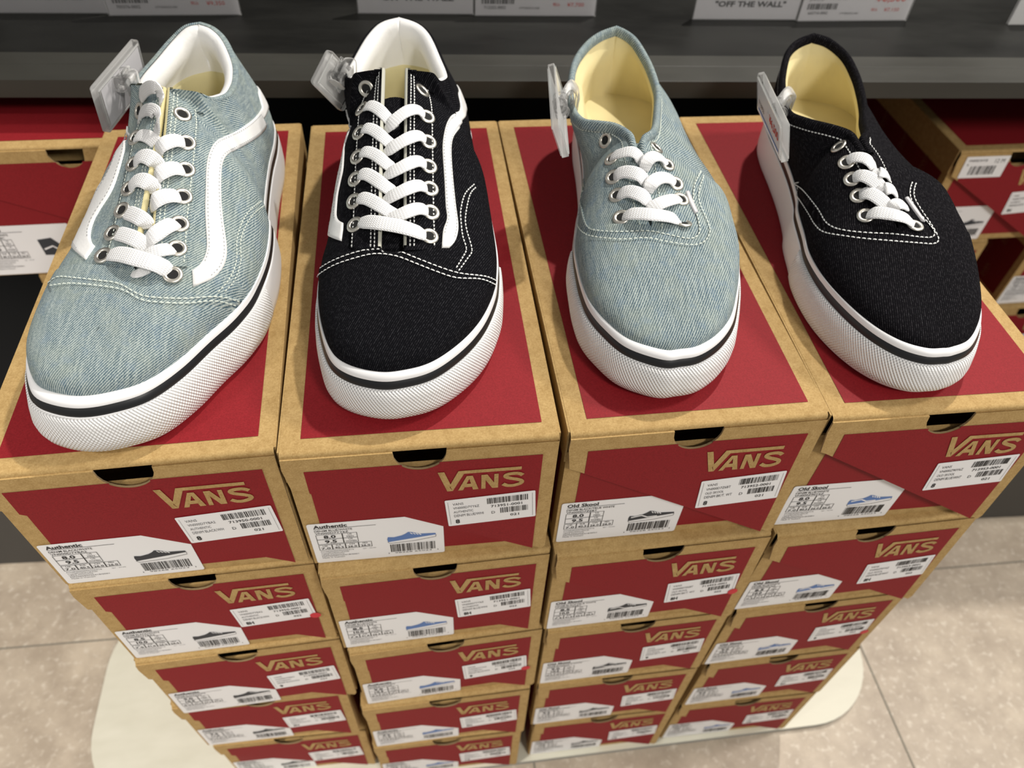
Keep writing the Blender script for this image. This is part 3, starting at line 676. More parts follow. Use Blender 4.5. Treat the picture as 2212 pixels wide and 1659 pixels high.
    def ray(s, u, v): return Vector(unit(s.Rl.T @ (RC.T @ np.array([(u - 1106) / FPX, (v - 829.5) / FPX, 1.0]))))
    def hit(s, u, v, tree=None):
        tree = tree or s.bvh; o = Vector(s.cl); d = s.ray(u, v); loc, nrm, _, _ = tree.ray_cast(o, d)
        if loc is None or (loc - o).length > 0.62:
            best = None
            for t in np.arange(.25, .6, .004):
                l2, n2, _, dist = tree.find_nearest(o + d * t)
                if best is None or dist < best[0]: best = (dist, l2, n2)
            loc, nrm = best[1], best[2]
        if nrm.dot(d) > 0: nrm = -nrm
        return loc, nrm
    def snap(s, p, off=0.0):
        l, n, _, _ = s.bvh.find_nearest(p)
        c = Vector((-.008, .15 if l.y > .1 else .09, .03)); 
        if n.dot(l - c) < 0: n = -n
        return l + n * off, n
    def build_upper(s, mat):
        mb = MB()
        for sd in (1, -1): mb.grid(s.grid[sd], 0, getattr(s, 'uv%d' % sd), flip=(sd > 0))
        s.upper = mb.obj('upper', [mat], s.root, weld=1e-6)
    # --- strip between two polylines snapped on the upper
    def strip(s, name, A, Bp, mat, off=.0011, n=40, m=6, px=True, parent=None, edge=True, uvs=1.0, thick=True, ext=None, fade=False):
        A = arc_resample(catmull(A, 6), n); Bp = arc_resample(catmull(Bp, 6), n)
        if px:
            PA = np.array([s.hit(*p)[0] for p in A]); PB = np.array([s.hit(*p)[0] for p in Bp])
            for P in (PA, PB):
                for _ in range(2): P[1:-1] = (P[:-2] + 2 * P[1:-1] + P[2:]) / 4
            if ext:
                PA = arc_resample(np.vstack([catmull([np.array(q) / 1000 for q in ext[0]] + [PA[0]], 6)[:-1], PA]), n + 20)
                PB = arc_resample(np.vstack([catmull([np.array(q) / 1000 for q in ext[1]] + [PB[0]], 6)[:-1], PB]), n + 20); n += 20
        else: PA, PB = A, Bp
        G = []; U = []; su = 0
        for i in range(n):
            row = []; uv = []
            if i: su += np.linalg.norm(PA[i] - PA[i - 1])
            js = [-1] + list(range(m + 1)) + [m + 1] if thick else list(range(m + 1))
            for j in js:
                w = min(max(j / m, 0), 1); p = Vector(PA[i] * (1 - w) + PB[i] * w)
                o = off if 0 <= j <= m else -.0004
                if j in (0, m): o = off * .8
                if fade and j > 0: o = off * (1 - min(j, m) / m) - .0003 * min(j, m) / m
                q, _ = s.snap(p, o); row.append(q)
                uv.append((q.x * 1.0 + (0 if abs(q.x) < .02 else 0), q.y + q.z * .4) if uvs else (w * .01, su))
            G.append(row); U.append(uv)
        def endcap(r): return [Vector(s.snap(p, -.0004)[0]) for p in r]
        if thick:
            G = [endcap(G[0])] + G + [endcap(G[-1])]; U = [U[0]] + U + [U[-1]]
        mb = MB(); mb.grid(G, 0, U); return mb.obj(name, [mat], parent or s.root, weld=1e-7)
    def band(s, name, sd, i0, i1, d0, d1, mat, off=.0012, m=7, parent=None):
        """raised strip following the free edge of the upper between edge distances d0..d1"""
        G = []; U = []
        for i in range(i0, i1 + 1):
            r = np.array(s.grid[sd][i])[::-1]; uv = np.array(getattr(s, 'uv%d' % sd)[i])[::-1]
            d = np.r_[0, np.cumsum(np.linalg.norm(np.diff(r, axis=0), axis=1))]
            a = d0(i) if callable(d0) else d0; b = d1(i) if callable(d1) else d1
            row, uvr = [], []
            ts = [a] + [a + (b - a) * j / m for j in range(m + 1)] + [b]
            for jj, t in enumerate(ts):
                p = Vector([np.interp(t, d, r[:, c]) for c in range(3)])
                i2 = min(i + 1, len(s.grid[sd]) - 1); i3 = max(i - 1, 0)
                p2 = Vector([np.interp(t + .001, d, r[:, c]) for c in range(3)])
                tg = Vector(np.array(s.grid[sd][i2][-1]) - np.array(s.grid[sd][i3][-1])); nn = (p2 - p).cross(tg) * (-sd)
                if nn.z < 0 and abs(nn.z) > abs(nn.x): nn = -nn
                if nn.length > 0: nn.normalize()
                o = off if 0 < jj < len(ts) - 1 else (-.0015 if (jj == 0 and a < .002) else -.0003)
                row.append(p + nn * o); uvr.append((np.interp(t, d, uv[:, 0]), np.interp(t, d, uv[:, 1])))
            G.append(row); U.append(uvr)
        mb = MB(); mb.grid(G, 0, U); o = mb.obj(name, [mat], parent or s.root, weld=1e-7); return G
    def edge_line(s, sd, i0, i1, dist, off=.0016):
        out = []
        for i in range(i0, i1 + 1):
            r = np.array(s.grid[sd][i])[::-1]; d = np.r_[0, np.cumsum(np.linalg.norm(np.diff(r, axis=0), axis=1))]
            p = Vector([np.interp(dist, d, r[:, c]) for c in range(3)]); q, n = s.snap(p, off); out.append((q, n))
        return out
    def dashes(s, mb, line, step=.0030, duty=.68, w=.00045, h=.0004):
        """row of stitches along [(point, normal)]"""
        P = np.array([tuple(p) for p, _ in line]); N = np.array([tuple(n) for _, n in line])
        d = np.r_[0, np.cumsum(np.linalg.norm(np.diff(P, axis=0), axis=1))]; t = 0
        g = lambda A, x: Vector([np.interp(x, d, A[:, c]) for c in range(3)])
        while t + step * duty < d[-1]:
            a, b = g(P, t), g(P, t + step * duty); n = g(N, t).normalized(); tt = (b - a).normalized(); sd = tt.cross(n) * w
            mid = (a + b) / 2 + n * h
            vs = [a - n * .0003, a + sd * .7 + n * h * .4, mid + sd, b + sd * .7 + n * h * .4, b - n * .0003, b - sd * .7 + n * h * .4, mid - sd, a - sd * .7 + n * h * .4, mid + n * h * .6]
            mb.add(vs, [(0, 8, 1), (1, 8, 2), (2, 8, 3), (3, 8, 4), (4, 8, 5), (5, 8, 6), (6, 8, 7), (7, 8, 0)], 0, smooth=True); t += step
    def px_line(s, pts, off=.0003, n=60):
        P = arc_resample(catmull(pts, 6), n); out = []
        for p in P: l, nn = s.hit(*p); out.append((l + nn * off, nn))
        return out
    def eyelet(s, u=None, v=None, pos=None, off=.0012, R=.0042, r=.00125):
        loc, n = pos if pos else s.hit(u, v)
        mb = MB(); q = n.to_track_quat('Z', 'Y').to_matrix(); G = []
        for i in range(20):
            a = 2 * math.pi * i / 20; row = []
            for j in range(8):
                b = 2 * math.pi * j / 8; rr = R + r * 1.15 * math.cos(b); row.append(loc + n * off + q @ Vector((rr * math.cos(a), rr * math.sin(a), r * .75 * math.sin(b))))
            G.append(row + [row[0]])
        mb.grid(G, 0, closed_u=True)
        mb.add([loc + n * (off + .00025) + q @ Vector(((R - r * .8) * math.cos(2 * math.pi * i / 16), (R - r * .8) * math.sin(2 * math.pi * i / 16), 0)) for i in range(16)], [list(range(16))], 1)
        return mb.obj('eyelet', [METAL, HOLE], s.root, weld=1e-7)
    def ribbon(s, mb, pts, width=.0082, th=.0017, n=26, taper=True):
        """pts: (u, v, height over the shoe surface)"""
        C = arc_resample(catmull(pts, 6), n); P = []; N = []; o = Vector(s.cl)
        for (u, v, h) in C:
            l, nn = s.hit(u, v, s.span); d = s.ray(u, v); c = max(.45, -nn.dot(d)); P.append(l - d * (h / 1000 / c)); N.append(nn)
        P = np.array([tuple(p) for p in P])
        for _ in range(3): P[1:-1] = (P[:-2] + 2 * P[1:-1] + P[2:]) / 4
        N = np.array([tuple(p) for p in N])
        for _ in range(6): N[1:-1] = (N[:-2] + 2 * N[1:-1] + N[2:]) / 4
        s.tape(mb, P, N, width, th, taper)
    def tape(s, mb, P, N, width, th, taper=True):
        n = len(P); G = []; U = []; acc = 0
        for i in range(n):
            p = Vector(P[i]); t = Vector(P[min(i + 1, n - 1)] - P[max(i - 1, 0)]).normalized(); nn = Vector(N[i]); sd = t.cross(nn).normalized(); nn = sd.cross(t).normalized()
            if i: acc += np.linalg.norm(P[i] - P[i - 1])
            w = width / 2
            if taper: w *= min(1, .62 + .38 * min(i, n - 1 - i) / 4)
            row = []; uv = []
            for j in range(12):
                a = 2 * math.pi * j / 12; cx, cz = math.cos(a), math.sin(a)
                x = w * math.copysign(abs(cx) ** .55, cx); z = th / 2 * math.copysign(abs(cz) ** .8, cz)
                row.append(p + sd * x + nn * z); uv.append((x, acc))
            G.append(row + [row[0]]); U.append(uv + [uv[0]])
        mb.grid(G, 0, U)
        mb.add(G[0][:12], [list(range(12))[::-1]], 0); mb.add(G[-1][:12], [list(range(12))], 0)
    # --- sole
    def loop(s):
        A = [c[:3] for c in s.cols[1]]; B = [c[:3] for c in s.cols[-1]]
        return [(a[0], a[2]) for a in A] + [(b[0], b[2]) for b in B[::-1]][1:-1]
    def build_sole(s, side_y=(.098, .098)):
        Lp = s.loop(); n = len(Lp); acc = 0; G1, G2, G3, U3 = [], [], [], []; G4 = []
        B3 = []
        last = None
        # smooth the outline normals
        Nn = np.array([l[1] for l in Lp])
        for _ in range(8): Nn = (np.roll(Nn, 1, 0) + 2 * Nn + np.roll(Nn, -1, 0)) / 4
        Nn /= np.linalg.norm(Nn, axis=1)[:, None]
        half = len(s.cols[1])
        for i, (b, _) in enumerate(Lp):
            no = np.array([Nn[i][0], Nn[i][1], 0]); y = b[1]; e0 = (.0016 if i < half else .0006) + .0026 * max(0, 1 - y / .10); e = e0 + (s.toe_e - e0) * max(0, -Nn[i][1]) ** 1.6
            zb = s.toe_z * max(0, 1 - y / .055) ** 2
            P = lambda o, z: Vector(b + no * o + np.array([0, 0, z - ZF]))
            z1 = zb * .25
            prof_w = [P(-.004, .0335), P(-.0012, .0352), P(.0002, .0362), P(.0010, .0362), P(max(.0008, e * .32), .0353), P(max(.0010, e * .45), .0338), P(max(.0010, e * .48), .0326)]
            prof_k = [P(max(.0009, e * .45), .0329), P(max(.0012, e * .52), .0320), P(e * .64 + .0007, .0294), P(e * .64 + .0004, .0276)]
            prof_s = [P(e * .64 + .0001, .0280), P(e * .66 + .0009, .0276), P(e * .72 + .0010, .0260), P(e + .0010, .0170), P(e + .0010, .0080 + zb), P(e + .0002, .0020 + zb), P(e - .0015, zb), P(-.012, zb * .4)]
            G1.append(prof_w); G2.append(prof_k); G4.append(prof_s)
            if last is not None: acc += np.linalg.norm(b - last)
            last = b
            lim = side_y[0] if i < half else side_y[1]
            if y < lim:
                f = min(1, (lim - y) / .002); tb = .0012 * f + .0001
                sign = 1 if i < half else -1
                row = [P(e * .64 + .0006, .0278), P(e * .68 + .0007 + tb, .0271), P(e * .86 + .0011 + tb * 1.2, .0210), P(e + .0012 + tb * 1.3, .0150), P(e + .0013 + tb * 1.2, .0095 + zb * .6), P(e + .0004 + tb, .0040 + zb), P(e - .0025, .0008 + zb)]
                B3.append((i if i < half else i - n, row, sign))
        mb = MB(); mb.grid(G1, 0, closed_u=True, flip=True); mb.grid(G4, 0, closed_u=True, flip=True)
        bot = [g[-1] for g in G4]; mb.add(bot, [list(range(n))], 1)
        sole = mb.obj('midsole', [WRUB, plain('gum_rubber', C4(.45, .3, .15), .6)], s.root)
        mb = MB(); mb.grid(G2, 0, closed_u=True, flip=True); mb.obj('sole_stripe', [KRUB], s.root)
        B3.sort(key=lambda q: q[0]); rows = [q[1] for q in B3]
        acc = 0; U = []
        for i, r in enumerate(rows):
            if i: acc += (r[2] - rows[i - 1][2]).length
            zz = 0; uv = []
            for j, p in enumerate(r):
                if j: zz += (p - r[j - 1]).length
                uv.append((acc, zz))
            U.append(uv)
        mb = MB(); mb.grid(rows, 0, U, flip=True); mb.obj('toe_bumper', [TRUB], s.root)
    # --- inside
    def inner_rim(s, i0):
        A = s.cols[1][i0[0]:]; B = s.cols[-1][i0[1]:]
        R = [np.array(c[1]) for c in A] + [np.array(c[1]) for c in B[::-1]][1:]
        Bt = [np.array(c[0]) for c in A] + [np.array(c[0]) for c in B[::-1]][1:]
        return R, Bt
    def build_lining(s, style, i0):
        R, Bt = s.inner_rim(i0); n = len(R); cen = np.mean(R, axis=0); G = []; Gp = []; Ui = []
        acc = 0; Gd = []; Ud = []
        for i in range(n):
            a = R[max(i - 1, 0)]; c = R[min(i + 1, n - 1)]; tg = unit((c - a)); tg2 = unit(np.array([tg[0], tg[1], 0]))
            inn = np.array([-tg2[1], tg2[0], 0]) ; 
            if inn @ (cen - R[i]) < 0 and 8 < i < n - 8: inn = -inn
            t = R[i]; b = Bt[i]; cc = np.array([cen[0] * .5 + b[0] * .5, b[1] * .92 + .08 * cen[1], 0])
            binn = unit(np.array([-.008 - b[0], (.20 - b[1]) if b[1] > .25 else 0, 0]))
            foot = np.array([b[0], b[1], .036]) + binn * .009
            po = {1: .0022, 2: .0008}.get(s.k, 0)
            P = lambda o, z: t + inn * (o + po) + np.array([0, 0, z - po * .5])
            mid = lambda w, bul=0: (t + inn * .005) * (1 - w) + foot * w - inn * bul
            if style == 'pad':
                Gd.append([Vector(q) for q in (t + np.array([0, 0, -.0015]) - inn * .0004, t - inn * .0005 + np.array([0, 0, .0002]), t + inn * .0006 + np.array([0, 0, .0010]), t + inn * (po + .0010) + np.array([0, 0, .0006]))]); Ud.append([(acc, j * .001) for j in range(4)])
                Gp.append([Vector(q) for q in (P(-.0006, -.0012), P(.0004, .0008), P(.0022, .0018), P(.0045, .0014), P(.0068, -.0006), P(.0082, -.0050), P(.0080, -.012), mid(.42, .0), mid(.55, .001))])
                Gm = np.clip((t[2] - .064) / (t[2] - .036), .3, .8)
                G.append([Vector(q) for q in (mid(Gm - .02, .0012), mid(Gm + .02, -.0008), mid(min(.97, Gm + .2)), foot)])
                Gp[-1][-2] = Vector(mid(Gm * .75, .0)); Gp[-1][-1] = Vector(mid(Gm, .001))
            else:
                Gp.append([Vector(q) for q in (P(-.0022, -.0055), P(-.0026, -.0025), P(-.0016, .0006), P(.0002, .0016), P(.0020, .0006), P(.0028, -.0025), P(.0026, -.0055))])
                G.append([Vector(q) for q in (P(.0018, -.003), P(.0030, -.009), mid(.25, -.0005), mid(.5), mid(.75), foot)])
            if i: acc += np.linalg.norm(R[i] - R[i - 1])
            Ui.append([(acc * .8, j * .003) for j in range(len(Gp[-1]))])
        mb = MB(); mb.grid(Gp, 0, Ui)
        if Gd: g_ = MB(); g_.grid(Gd, 0, Ud); g_.obj('collar_edge', [s.mat], s.root)
        mb.obj('collar_padding' if style == 'pad' else 'collar_binding', [LEATHER if style == 'pad' else s.mat], s.root)
        mb = MB(); mb.grid(G, 0); mb.obj('lining', [CREAM2 if style == 'pad' else CREAM], s.root)
        # a stitched heel band inside the low model, and the footbed
        mb = MB(); ys = np.linspace(.035, LEN[s.k] - .004, 34); G = []
        for y in ys:
            xo = np.interp(y, s.BO[:, 1], s.BO[:, 0]) - .0025; xi = np.interp(y, s.BI[:, 1], s.BI[:, 0]) + .0025
            z = .0365 if y < .2 else .0365 + .004 * ((y - .2) / .1) ** 2 * 0
            if y > LEN[s.k] - .02: z += 0
            G.append([Vector((xi + (xo - xi) * j / 10, y, z + .0035 * abs(j / 5 - 1) ** 3)) for j in range(11)])
        mb.grid(G, 0); mb.obj('insole', [CREAM2 if style == 'pad' else CREAM], s.root)
    def build_tongue(s, y0, y1, drop, hw, back=None):
        thr = [np.array(s.cols[1][i][1] + s.cols[-1][i][1]) / 2 for i in range(s.KT, min(s.ithroat[1], s.ithroat[-1]) + 1)]
        thr = np.array(thr); G = []; U = []
        for y in np.linspace(y0, y1, 30):
            yy = min(y, thr[-1][1]); c = [np.interp(yy, thr[:, 1], thr[:, 0]), y, np.interp(yy, thr[:, 1], thr[:, 2]) + max(0, y - yy) * .25 - drop]
            row = [Vector((c[0] + hw * t, y, c[2] - (.018 if s.k > 2 else .014) * abs(t) ** 2.0)) for t in np.linspace(-1, 1, 13)]
            G.append(row); U.append([(q.x, q.y * 1.1) for q in row])
        mb = MB(); mb.grid(G, 0, U)
        G2 = [[q - Vector((0, 0, .003)) for q in r] for r in G]; mb.grid(G2, 1)
        mb.grid([[G[-1][j], (G[-1][j] + G2[-1][j]) / 2 + Vector((0, .0012, 0)), G2[-1][j]] for j in range(13)], 0, [[U[-1][j]] * 3 for j in range(13)])
        mb.obj('tongue', [s.mat, CREAM2], s.root); return G

def finish_stitch(s, mb, mat, parent=None): mb.obj('stitching', [mat], parent or s.root)
def edge_index(s, sd, y, lo):  # first column past lo whose free edge lies beyond y
    for i in range(lo, len(s.cols[sd])):
        if s.cols[sd][i][1][1] > y: return i

# ---------------- striped models
def striped(k, mat, th, data):
    s = Shoe(k); s.mat = mat; s.build_upper(mat); s.build_sole(data.get('side_y', (.102, .100)))
    it = {sd: s.ithroat[sd] for sd in (1, -1)}
    # the rim (padding) starts after the top edge of the eyestay
    top = {}
    for sd, rim in ((1, SHAPE[k]['out']), (-1, SHAPE[k]['inn'])):
        c = np.array(rim[2]) / 1000; top[sd] = int(np.argmin([np.linalg.norm(q[1] - c) for q in s.cols[sd]]))
    s.build_lining('pad', (top[1] + 1, top[-1] + 1))
    s.build_tongue(.070, data['tongue'], .0055, .021)
    st = MB()
    for sd in (1, -1):
        s.band('eyestay', sd, s.KT + 2, it[sd] + 1, 0.0, .0190, mat, .0012)
        for d in (.0026, .0050, .0172): s.dashes(st, s.edge_line(sd, s.KT + 3, it[sd] - 1, d, .0014), .0027)
        # cream edge of the eyestay
        G = []
        for i in range(s.KT + 3, it[sd] + 1):
            t = Vector(s.cols[sd][i][1]); x = Vector((-sd * .0012, 0, 0)); G.append([t + Vector((sd * .0008, 0, .0013)), t + x * .6 + Vector((0, 0, .0012)), t + x + Vector((0, 0, -.0005)), t + x * .8 + Vector((0, 0, -.003))])
        e = MB(); e.grid(G, 0, flip=sd > 0); e.obj('eyestay_edge', [CREAM2 if k == 1 else plain('grey_cream_edge', C4(.50, .50, .43), .8)], s.root)
    for name, A, B in data['stripes']:
        o = s.strip('side_stripe', A, B, LEATHER, .0010, 60, 6, uvs=1, ext=data.get('ext' + name))
        g = MB()
        for w in (.14, .86):
            L_ = [(np.array(a) * (1 - w) + np.array(b) * w) for a, b in zip(arc_resample(catmull(A, 6), 60), arc_resample(catmull(B, 6), 60))]
            s.dashes(g, s.px_line([tuple(p) for p in L_][2:-2:4], .0010), .0026, .6, .00035, .0002)
        g.obj('stitching', [THG], o)
    # toe cap lip: a narrow raised strip along the seam
    up, lo = data['seam']
    s.strip('toe_cap_edge', [(x, y - 4) for x, y in up], [(x, y + 22) for x, y in lo], mat, .0009, 60, 10, thick=True, fade=True)
    for ln in (up, lo): s.dashes(st, s.px_line(ln, .0009, 80), .0033, .78)
    for ln in data['panel']: s.dashes(st, s.px_line(ln, .0002, 50), .0027)
    finish_stitch(s, st, th)
    for (u, v) in data['eyelets']: s.eyelet(u, v, off=.0014)
    lc = MB()
    for pts, w in data['laces']: s.ribbon(lc, pts, w)
    lc.obj('shoelace', [LACE], s.root, weld=1e-7)
    return s
D2 = dict(tongue=.182, extr=([(40, 292, 46), (46, 266, 52), (43, 244, 60)], [(37, 292, 60), (41, 266, 68), (38, 244, 74)]),
  stripes=[('r', [(997, 266), (989, 282), (978, 297), (974, 325), (977, 377), (983, 437), (989, 482), (989, 500), (983, 522), (970, 536)], [(992, 240), (975, 249), (965, 265), (959, 288), (956, 310), (956, 331), (960, 392), (963, 452), (966, 465), (964, 480), (957, 495), (954, 536)]),
           ('l', [(727, 240), (732, 286), (733, 332), (727, 377), (714, 416), (705, 467), (703, 486), (708, 508), (722, 516), (738, 521)], [(743, 240), (745, 301), (742, 362), (736, 392), (730, 422), (727, 460), (728, 470), (731, 476), (736, 479), (742, 482)])],
  seam=([(690, 583), (721, 565), (766, 548), (811, 539), (856, 543), (901, 560), (947, 578), (992, 592), (1046, 598), (1070, 607)], [(684, 599), (721, 576), (766, 560), (811, 550), (856, 555), (901, 572), (947, 590), (986, 602), (1037, 604), (1070, 616)]),
  panel=[[(1024, 398), (1004, 419), (995, 452), (995, 475), (999, 510), (1007, 538), (1000, 555), (983, 583)], [(1027, 405), (1014, 422), (1005, 467), (1007, 495), (1019, 540), (1010, 558), (990, 586)]],
  eyelets=[(793, 191), (784, 238), (779, 289), (775, 341), (770, 389), (767, 437), (769, 488), (910, 199), (921, 255), (924, 309), (925, 362), (928, 410), (930, 461), (927, 513)],
  laces=[([(784, 240, -1), (788, 231, 2.0), (800, 227, 3), (818, 236, 2.5), (838, 256, 1.0), (856, 276, -1.5)], .0080),
         ([(779, 288, -1), (784, 279, 2.0), (795, 276, 3), (812, 284, 2.5), (836, 304, 1.0), (856, 321, -1.5)], .0080),
         ([(775, 338, -1), (780, 330, 2.0), (792, 327, 3), (812, 335, 2.5), (838, 356, 1.0), (858, 369, -1.5)], .0080),
         ([(770, 387, -1), (776, 378, 2.0), (790, 375, 3), (811, 387, 2.5), (841, 409, 1.0), (862, 420, -1.5)], .0085),
         ([(767, 437, -1), (774, 429, 2.0), (790, 428, 3), (817, 442, 2.5), (845, 460, 1.2), (868, 470, -1)], .0085),
         ([(918, 258, -1), (914, 246, 2.5), (902, 236, 4.5), (884, 238, 5), (862, 251, 4.5), (844, 269, 2.5), (832, 284, -2)], .0085),
         ([(922, 311, -1), (916, 299, 2.5), (904, 292, 4.5), (886, 297, 5), (864, 308, 4.5), (843, 322, 2.5), (828, 334, -2)], .0085),
         ([(923, 364, -1), (917, 354, 2.5), (904, 347, 4.5), (886, 352, 5), (862, 364, 4.5), (842, 374, 2.5), (828, 383, -2)], .0085),
         ([(926, 412, -1), (918, 404, 2.5), (904, 400, 4.5), (886, 405, 5), (862, 416, 4.5), (842, 426, 2.5), (826, 436, -2)], .0085),
         ([(928, 463, -1), (920, 454, 2.5), (904, 450, 4.5), (886, 455, 4.5), (862, 465, 3.5), (842, 474, 1.5), (832, 482, -1)], .0085),
         ([(768, 487, -1.5), (777, 480, 2), (796, 479, 4.5), (830, 483, 6), (868, 490, 6), (900, 500, 4.5), (917, 508, 2), (926, 517, -1.5)], .0095)])
D1 = dict(tongue=.176, extr=([(34, 300, 50), (44, 280, 54)], [(30, 300, 62), (40, 276, 70)]),
  stripes=[('r', [(587, 255), (564, 289), (521, 318), (492, 333), (480, 353), (477, 405), (480, 463), (488, 520), (490, 548), (484, 574), (470, 594), (452, 606), (417, 620)], [(566, 232), (550, 255), (506, 286), (477, 298), (456, 318), (446, 355), (444, 405), (443, 455), (445, 500), (447, 527), (444, 550), (437, 566), (428, 576), (415, 585)]),
           ('l', [(258, 269), (249, 304), (252, 324), (231, 376), (203, 420), (174, 463), (159, 490), (151, 516), (155, 532), (164, 544), (186, 562)], [(271, 272), (271, 313), (266, 340), (246, 405), (220, 448), (207, 470), (199, 490), (196, 508), (197, 520), (200, 527), (206, 532)])],
  seam=([(106, 615), (127, 600), (163, 602), (217, 608), (260, 615), (300, 637), (333, 644), (398, 646), (470, 641), (521, 653)], [(110, 619), (155, 614), (217, 619), (268, 628), (304, 648), (340, 654), (398, 656), (463, 650), (511, 661)]),
  panel=[[(564, 434), (539, 454), (521, 483), (511, 519), (510, 563), (495, 602), (470, 631)], [(572, 442), (548, 461), (530, 488), (519, 522), (519, 566), (504, 608), (482, 632)]],
  eyelets=[(305, 240), (296, 300), (291, 357), (282, 410), (267, 457), (246, 506), (226, 555), (393, 250), (403, 311), (401, 369), (395, 427), (388, 486), (383, 539), (374, 596)],
  laces=[([(305, 216, 0), (309, 200, 4), (324, 188, 9), (338, 190, 10), (347, 204, 7), (346, 224, 2)], .0080),
         ([(300, 262, 0), (304, 246, 5), (318, 236, 10), (334, 240, 12), (342, 256, 8), (340, 280, 3), (332, 300, 0)], .0085),
         ([(290, 304, -1), (296, 294, 2.5), (312, 292, 4), (330, 302, 2.5), (344, 318, -1)], .0085),
         ([(288, 362, -1), (294, 346, 2.5), (308, 336, 4.5), (326, 342, 4), (338, 354, 1.5), (342, 368, -2)], .0100),
         ([(278, 418, -1), (284, 400, 2.5), (299, 388, 4.5), (318, 393, 4), (330, 405, 1.5), (334, 420, -2)], .0100),
         ([(268, 456, -1), (276, 459, 2), (294, 466, 3.5), (312, 478, 2.5), (320, 494, -1)], .0095),
         ([(245, 503, -1), (256, 504, 2), (280, 511, 3.5), (302, 522, 2.5), (318, 540, -1)], .0095),
         ([(402, 314, -1), (394, 306, 2.5), (376, 303, 5), (358, 309, 5), (345, 320, 3), (340, 338, -2)], .0095),
         ([(401, 372, -1), (392, 366, 2.5), (374, 363, 5), (355, 369, 5), (341, 380, 3), (336, 396, -2)], .0098),
         ([(393, 430, -1), (384, 424, 2.5), (366, 422, 5), (346, 427, 5), (332, 438, 3), (327, 452, -2)], .0098),
         ([(387, 482, -1), (378, 482, 2.5), (360, 489, 4.5), (338, 504, 4.5), (322, 518, 2.5), (314, 530, -1)], .0095),
         ([(381, 538, -1), (370, 538, 2), (350, 540, 3.5), (328, 546, 2), (312, 552, 0)], .0085),
         ([(286, 592, 0), (300, 590, 2), (314, 584, 1), (322, 574, 0)], .0060),
         ([(226, 556, -1.5), (238, 549, 2.5), (262, 549, 5), (296, 558, 6.5), (332, 568, 6.5), (354, 578, 4), (366, 587, 1.5), (372, 597, -1.5)], .0102)])
S1 = striped(1, LD, THL, D1)
S2 = striped(2, BD, THW, D2)

# ---------------- low models
def low(k, mat, th, data):
    s = Shoe(k); s.mat = mat; s.build_upper(mat); s.build_sole(data.get('side_y', (.100, .100)))
    it = s.ithroat; s.build_lining('bind', (it[1] - 6, it[-1] - 6))
    s.build_tongue(.078, data['tongue'], .0030, .016)
    st = MB()
    for sd in (1, -1):
        s.dashes(st, s.edge_line(sd, it[sd] - 26, len(s.cols[sd]) - 1, .0068, .0003), .0027)
    s.strip('vamp_edge', data['seam'][0], [(x + a, y + b) for (x, y), (a, b) in zip(data['seam'][1], data['out'])], mat, .0008, 70, 8, fade=True)
    for ln in data['seam']: s.dashes(st, s.px_line(ln, .0008, 90), .0032, .74)
    finish_stitch(s, st, th)
    for (u, v) in data['eyelets']: s.eyelet(u, v, off=.0004)
    lc = MB()
    for pts, w in data['laces']: s.ribbon(lc, pts, w)
    lc.obj('shoelace', [LACE], s.root, weld=1e-7)
    A, B = data['tag']
    g = s.strip('side_tag', A, B, SIGNW, .0014, 12, 3)
    return s
D3 = dict(tongue=.140, tag=([(1480, 415), (1489, 440), (1500, 462)], [(1487, 414), (1497, 438), (1507, 460)]),
  seam=([(1229, 386), (1239, 392), (1255, 437), (1262, 470), (1272, 492), (1292, 499), (1343, 502), (1398, 500), (1438, 507), (1479, 516), (1500, 515), (1510, 502), (1508, 480), (1497, 440), (1499, 400), (1513, 372)],
        [(1228, 394), (1234, 412), (1242, 455), (1250, 487), (1264, 505), (1290, 513), (1343, 518), (1398, 515), (1438, 523), (1487, 530), (1514, 527), (1529, 512), (1531, 490), (1510, 440), (1509, 412), (1519, 380)]),
  out=[(-1, 2)] * 3 + [(-3, 4)] * 2 + [(0, 5)] * 5 + [(4, 4)] * 3 + [(4, 0)] * 3,
  eyelets=[(1308, 303), (1322, 343), (1325, 383), (1333, 422), (1342, 470), (1417, 320), (1441, 356), (1460, 397), (1471, 431), (1476, 483)],
  laces=[([(1318, 346, -1), (1324, 336, 2), (1340, 331, 4), (1362, 327, 5), (1378, 335, 3.5), (1386, 355, -1)], .0080),
         ([(1325, 385, -1), (1332, 377, 2), (1350, 371, 4), (1372, 374, 5), (1388, 383, 3.5), (1397, 401, -1)], .0095),
         ([(1333, 424, -1), (1341, 418, 2), (1358, 413, 4), (1378, 418, 5), (1392, 426, 3.5), (1403, 441, 0)], .0095),
         ([(1441, 363, -1), (1433, 346, 2), (1420, 337, 4.5), (1406, 340, 4.5), (1396, 352, 3), (1392, 372, -1)], .0085),
         ([(1460, 403, -1), (1450, 388, 2), (1434, 383, 4.5), (1418, 387, 4.5), (1405, 400, 3), (1400, 418, -1)], .0090),
         ([(1471, 428, -1), (1460, 429, 2), (1442, 433, 4.5), (1424, 440, 4), (1410, 449, 2), (1400, 460, 0)], .0088),
         ([(1343, 471, -1.5), (1352, 464, 2.5), (1372, 461, 5), (1405, 463, 6.5), (1440, 467, 5), (1460, 473, 2.5), (1473, 484, -1.5)], .0092)])
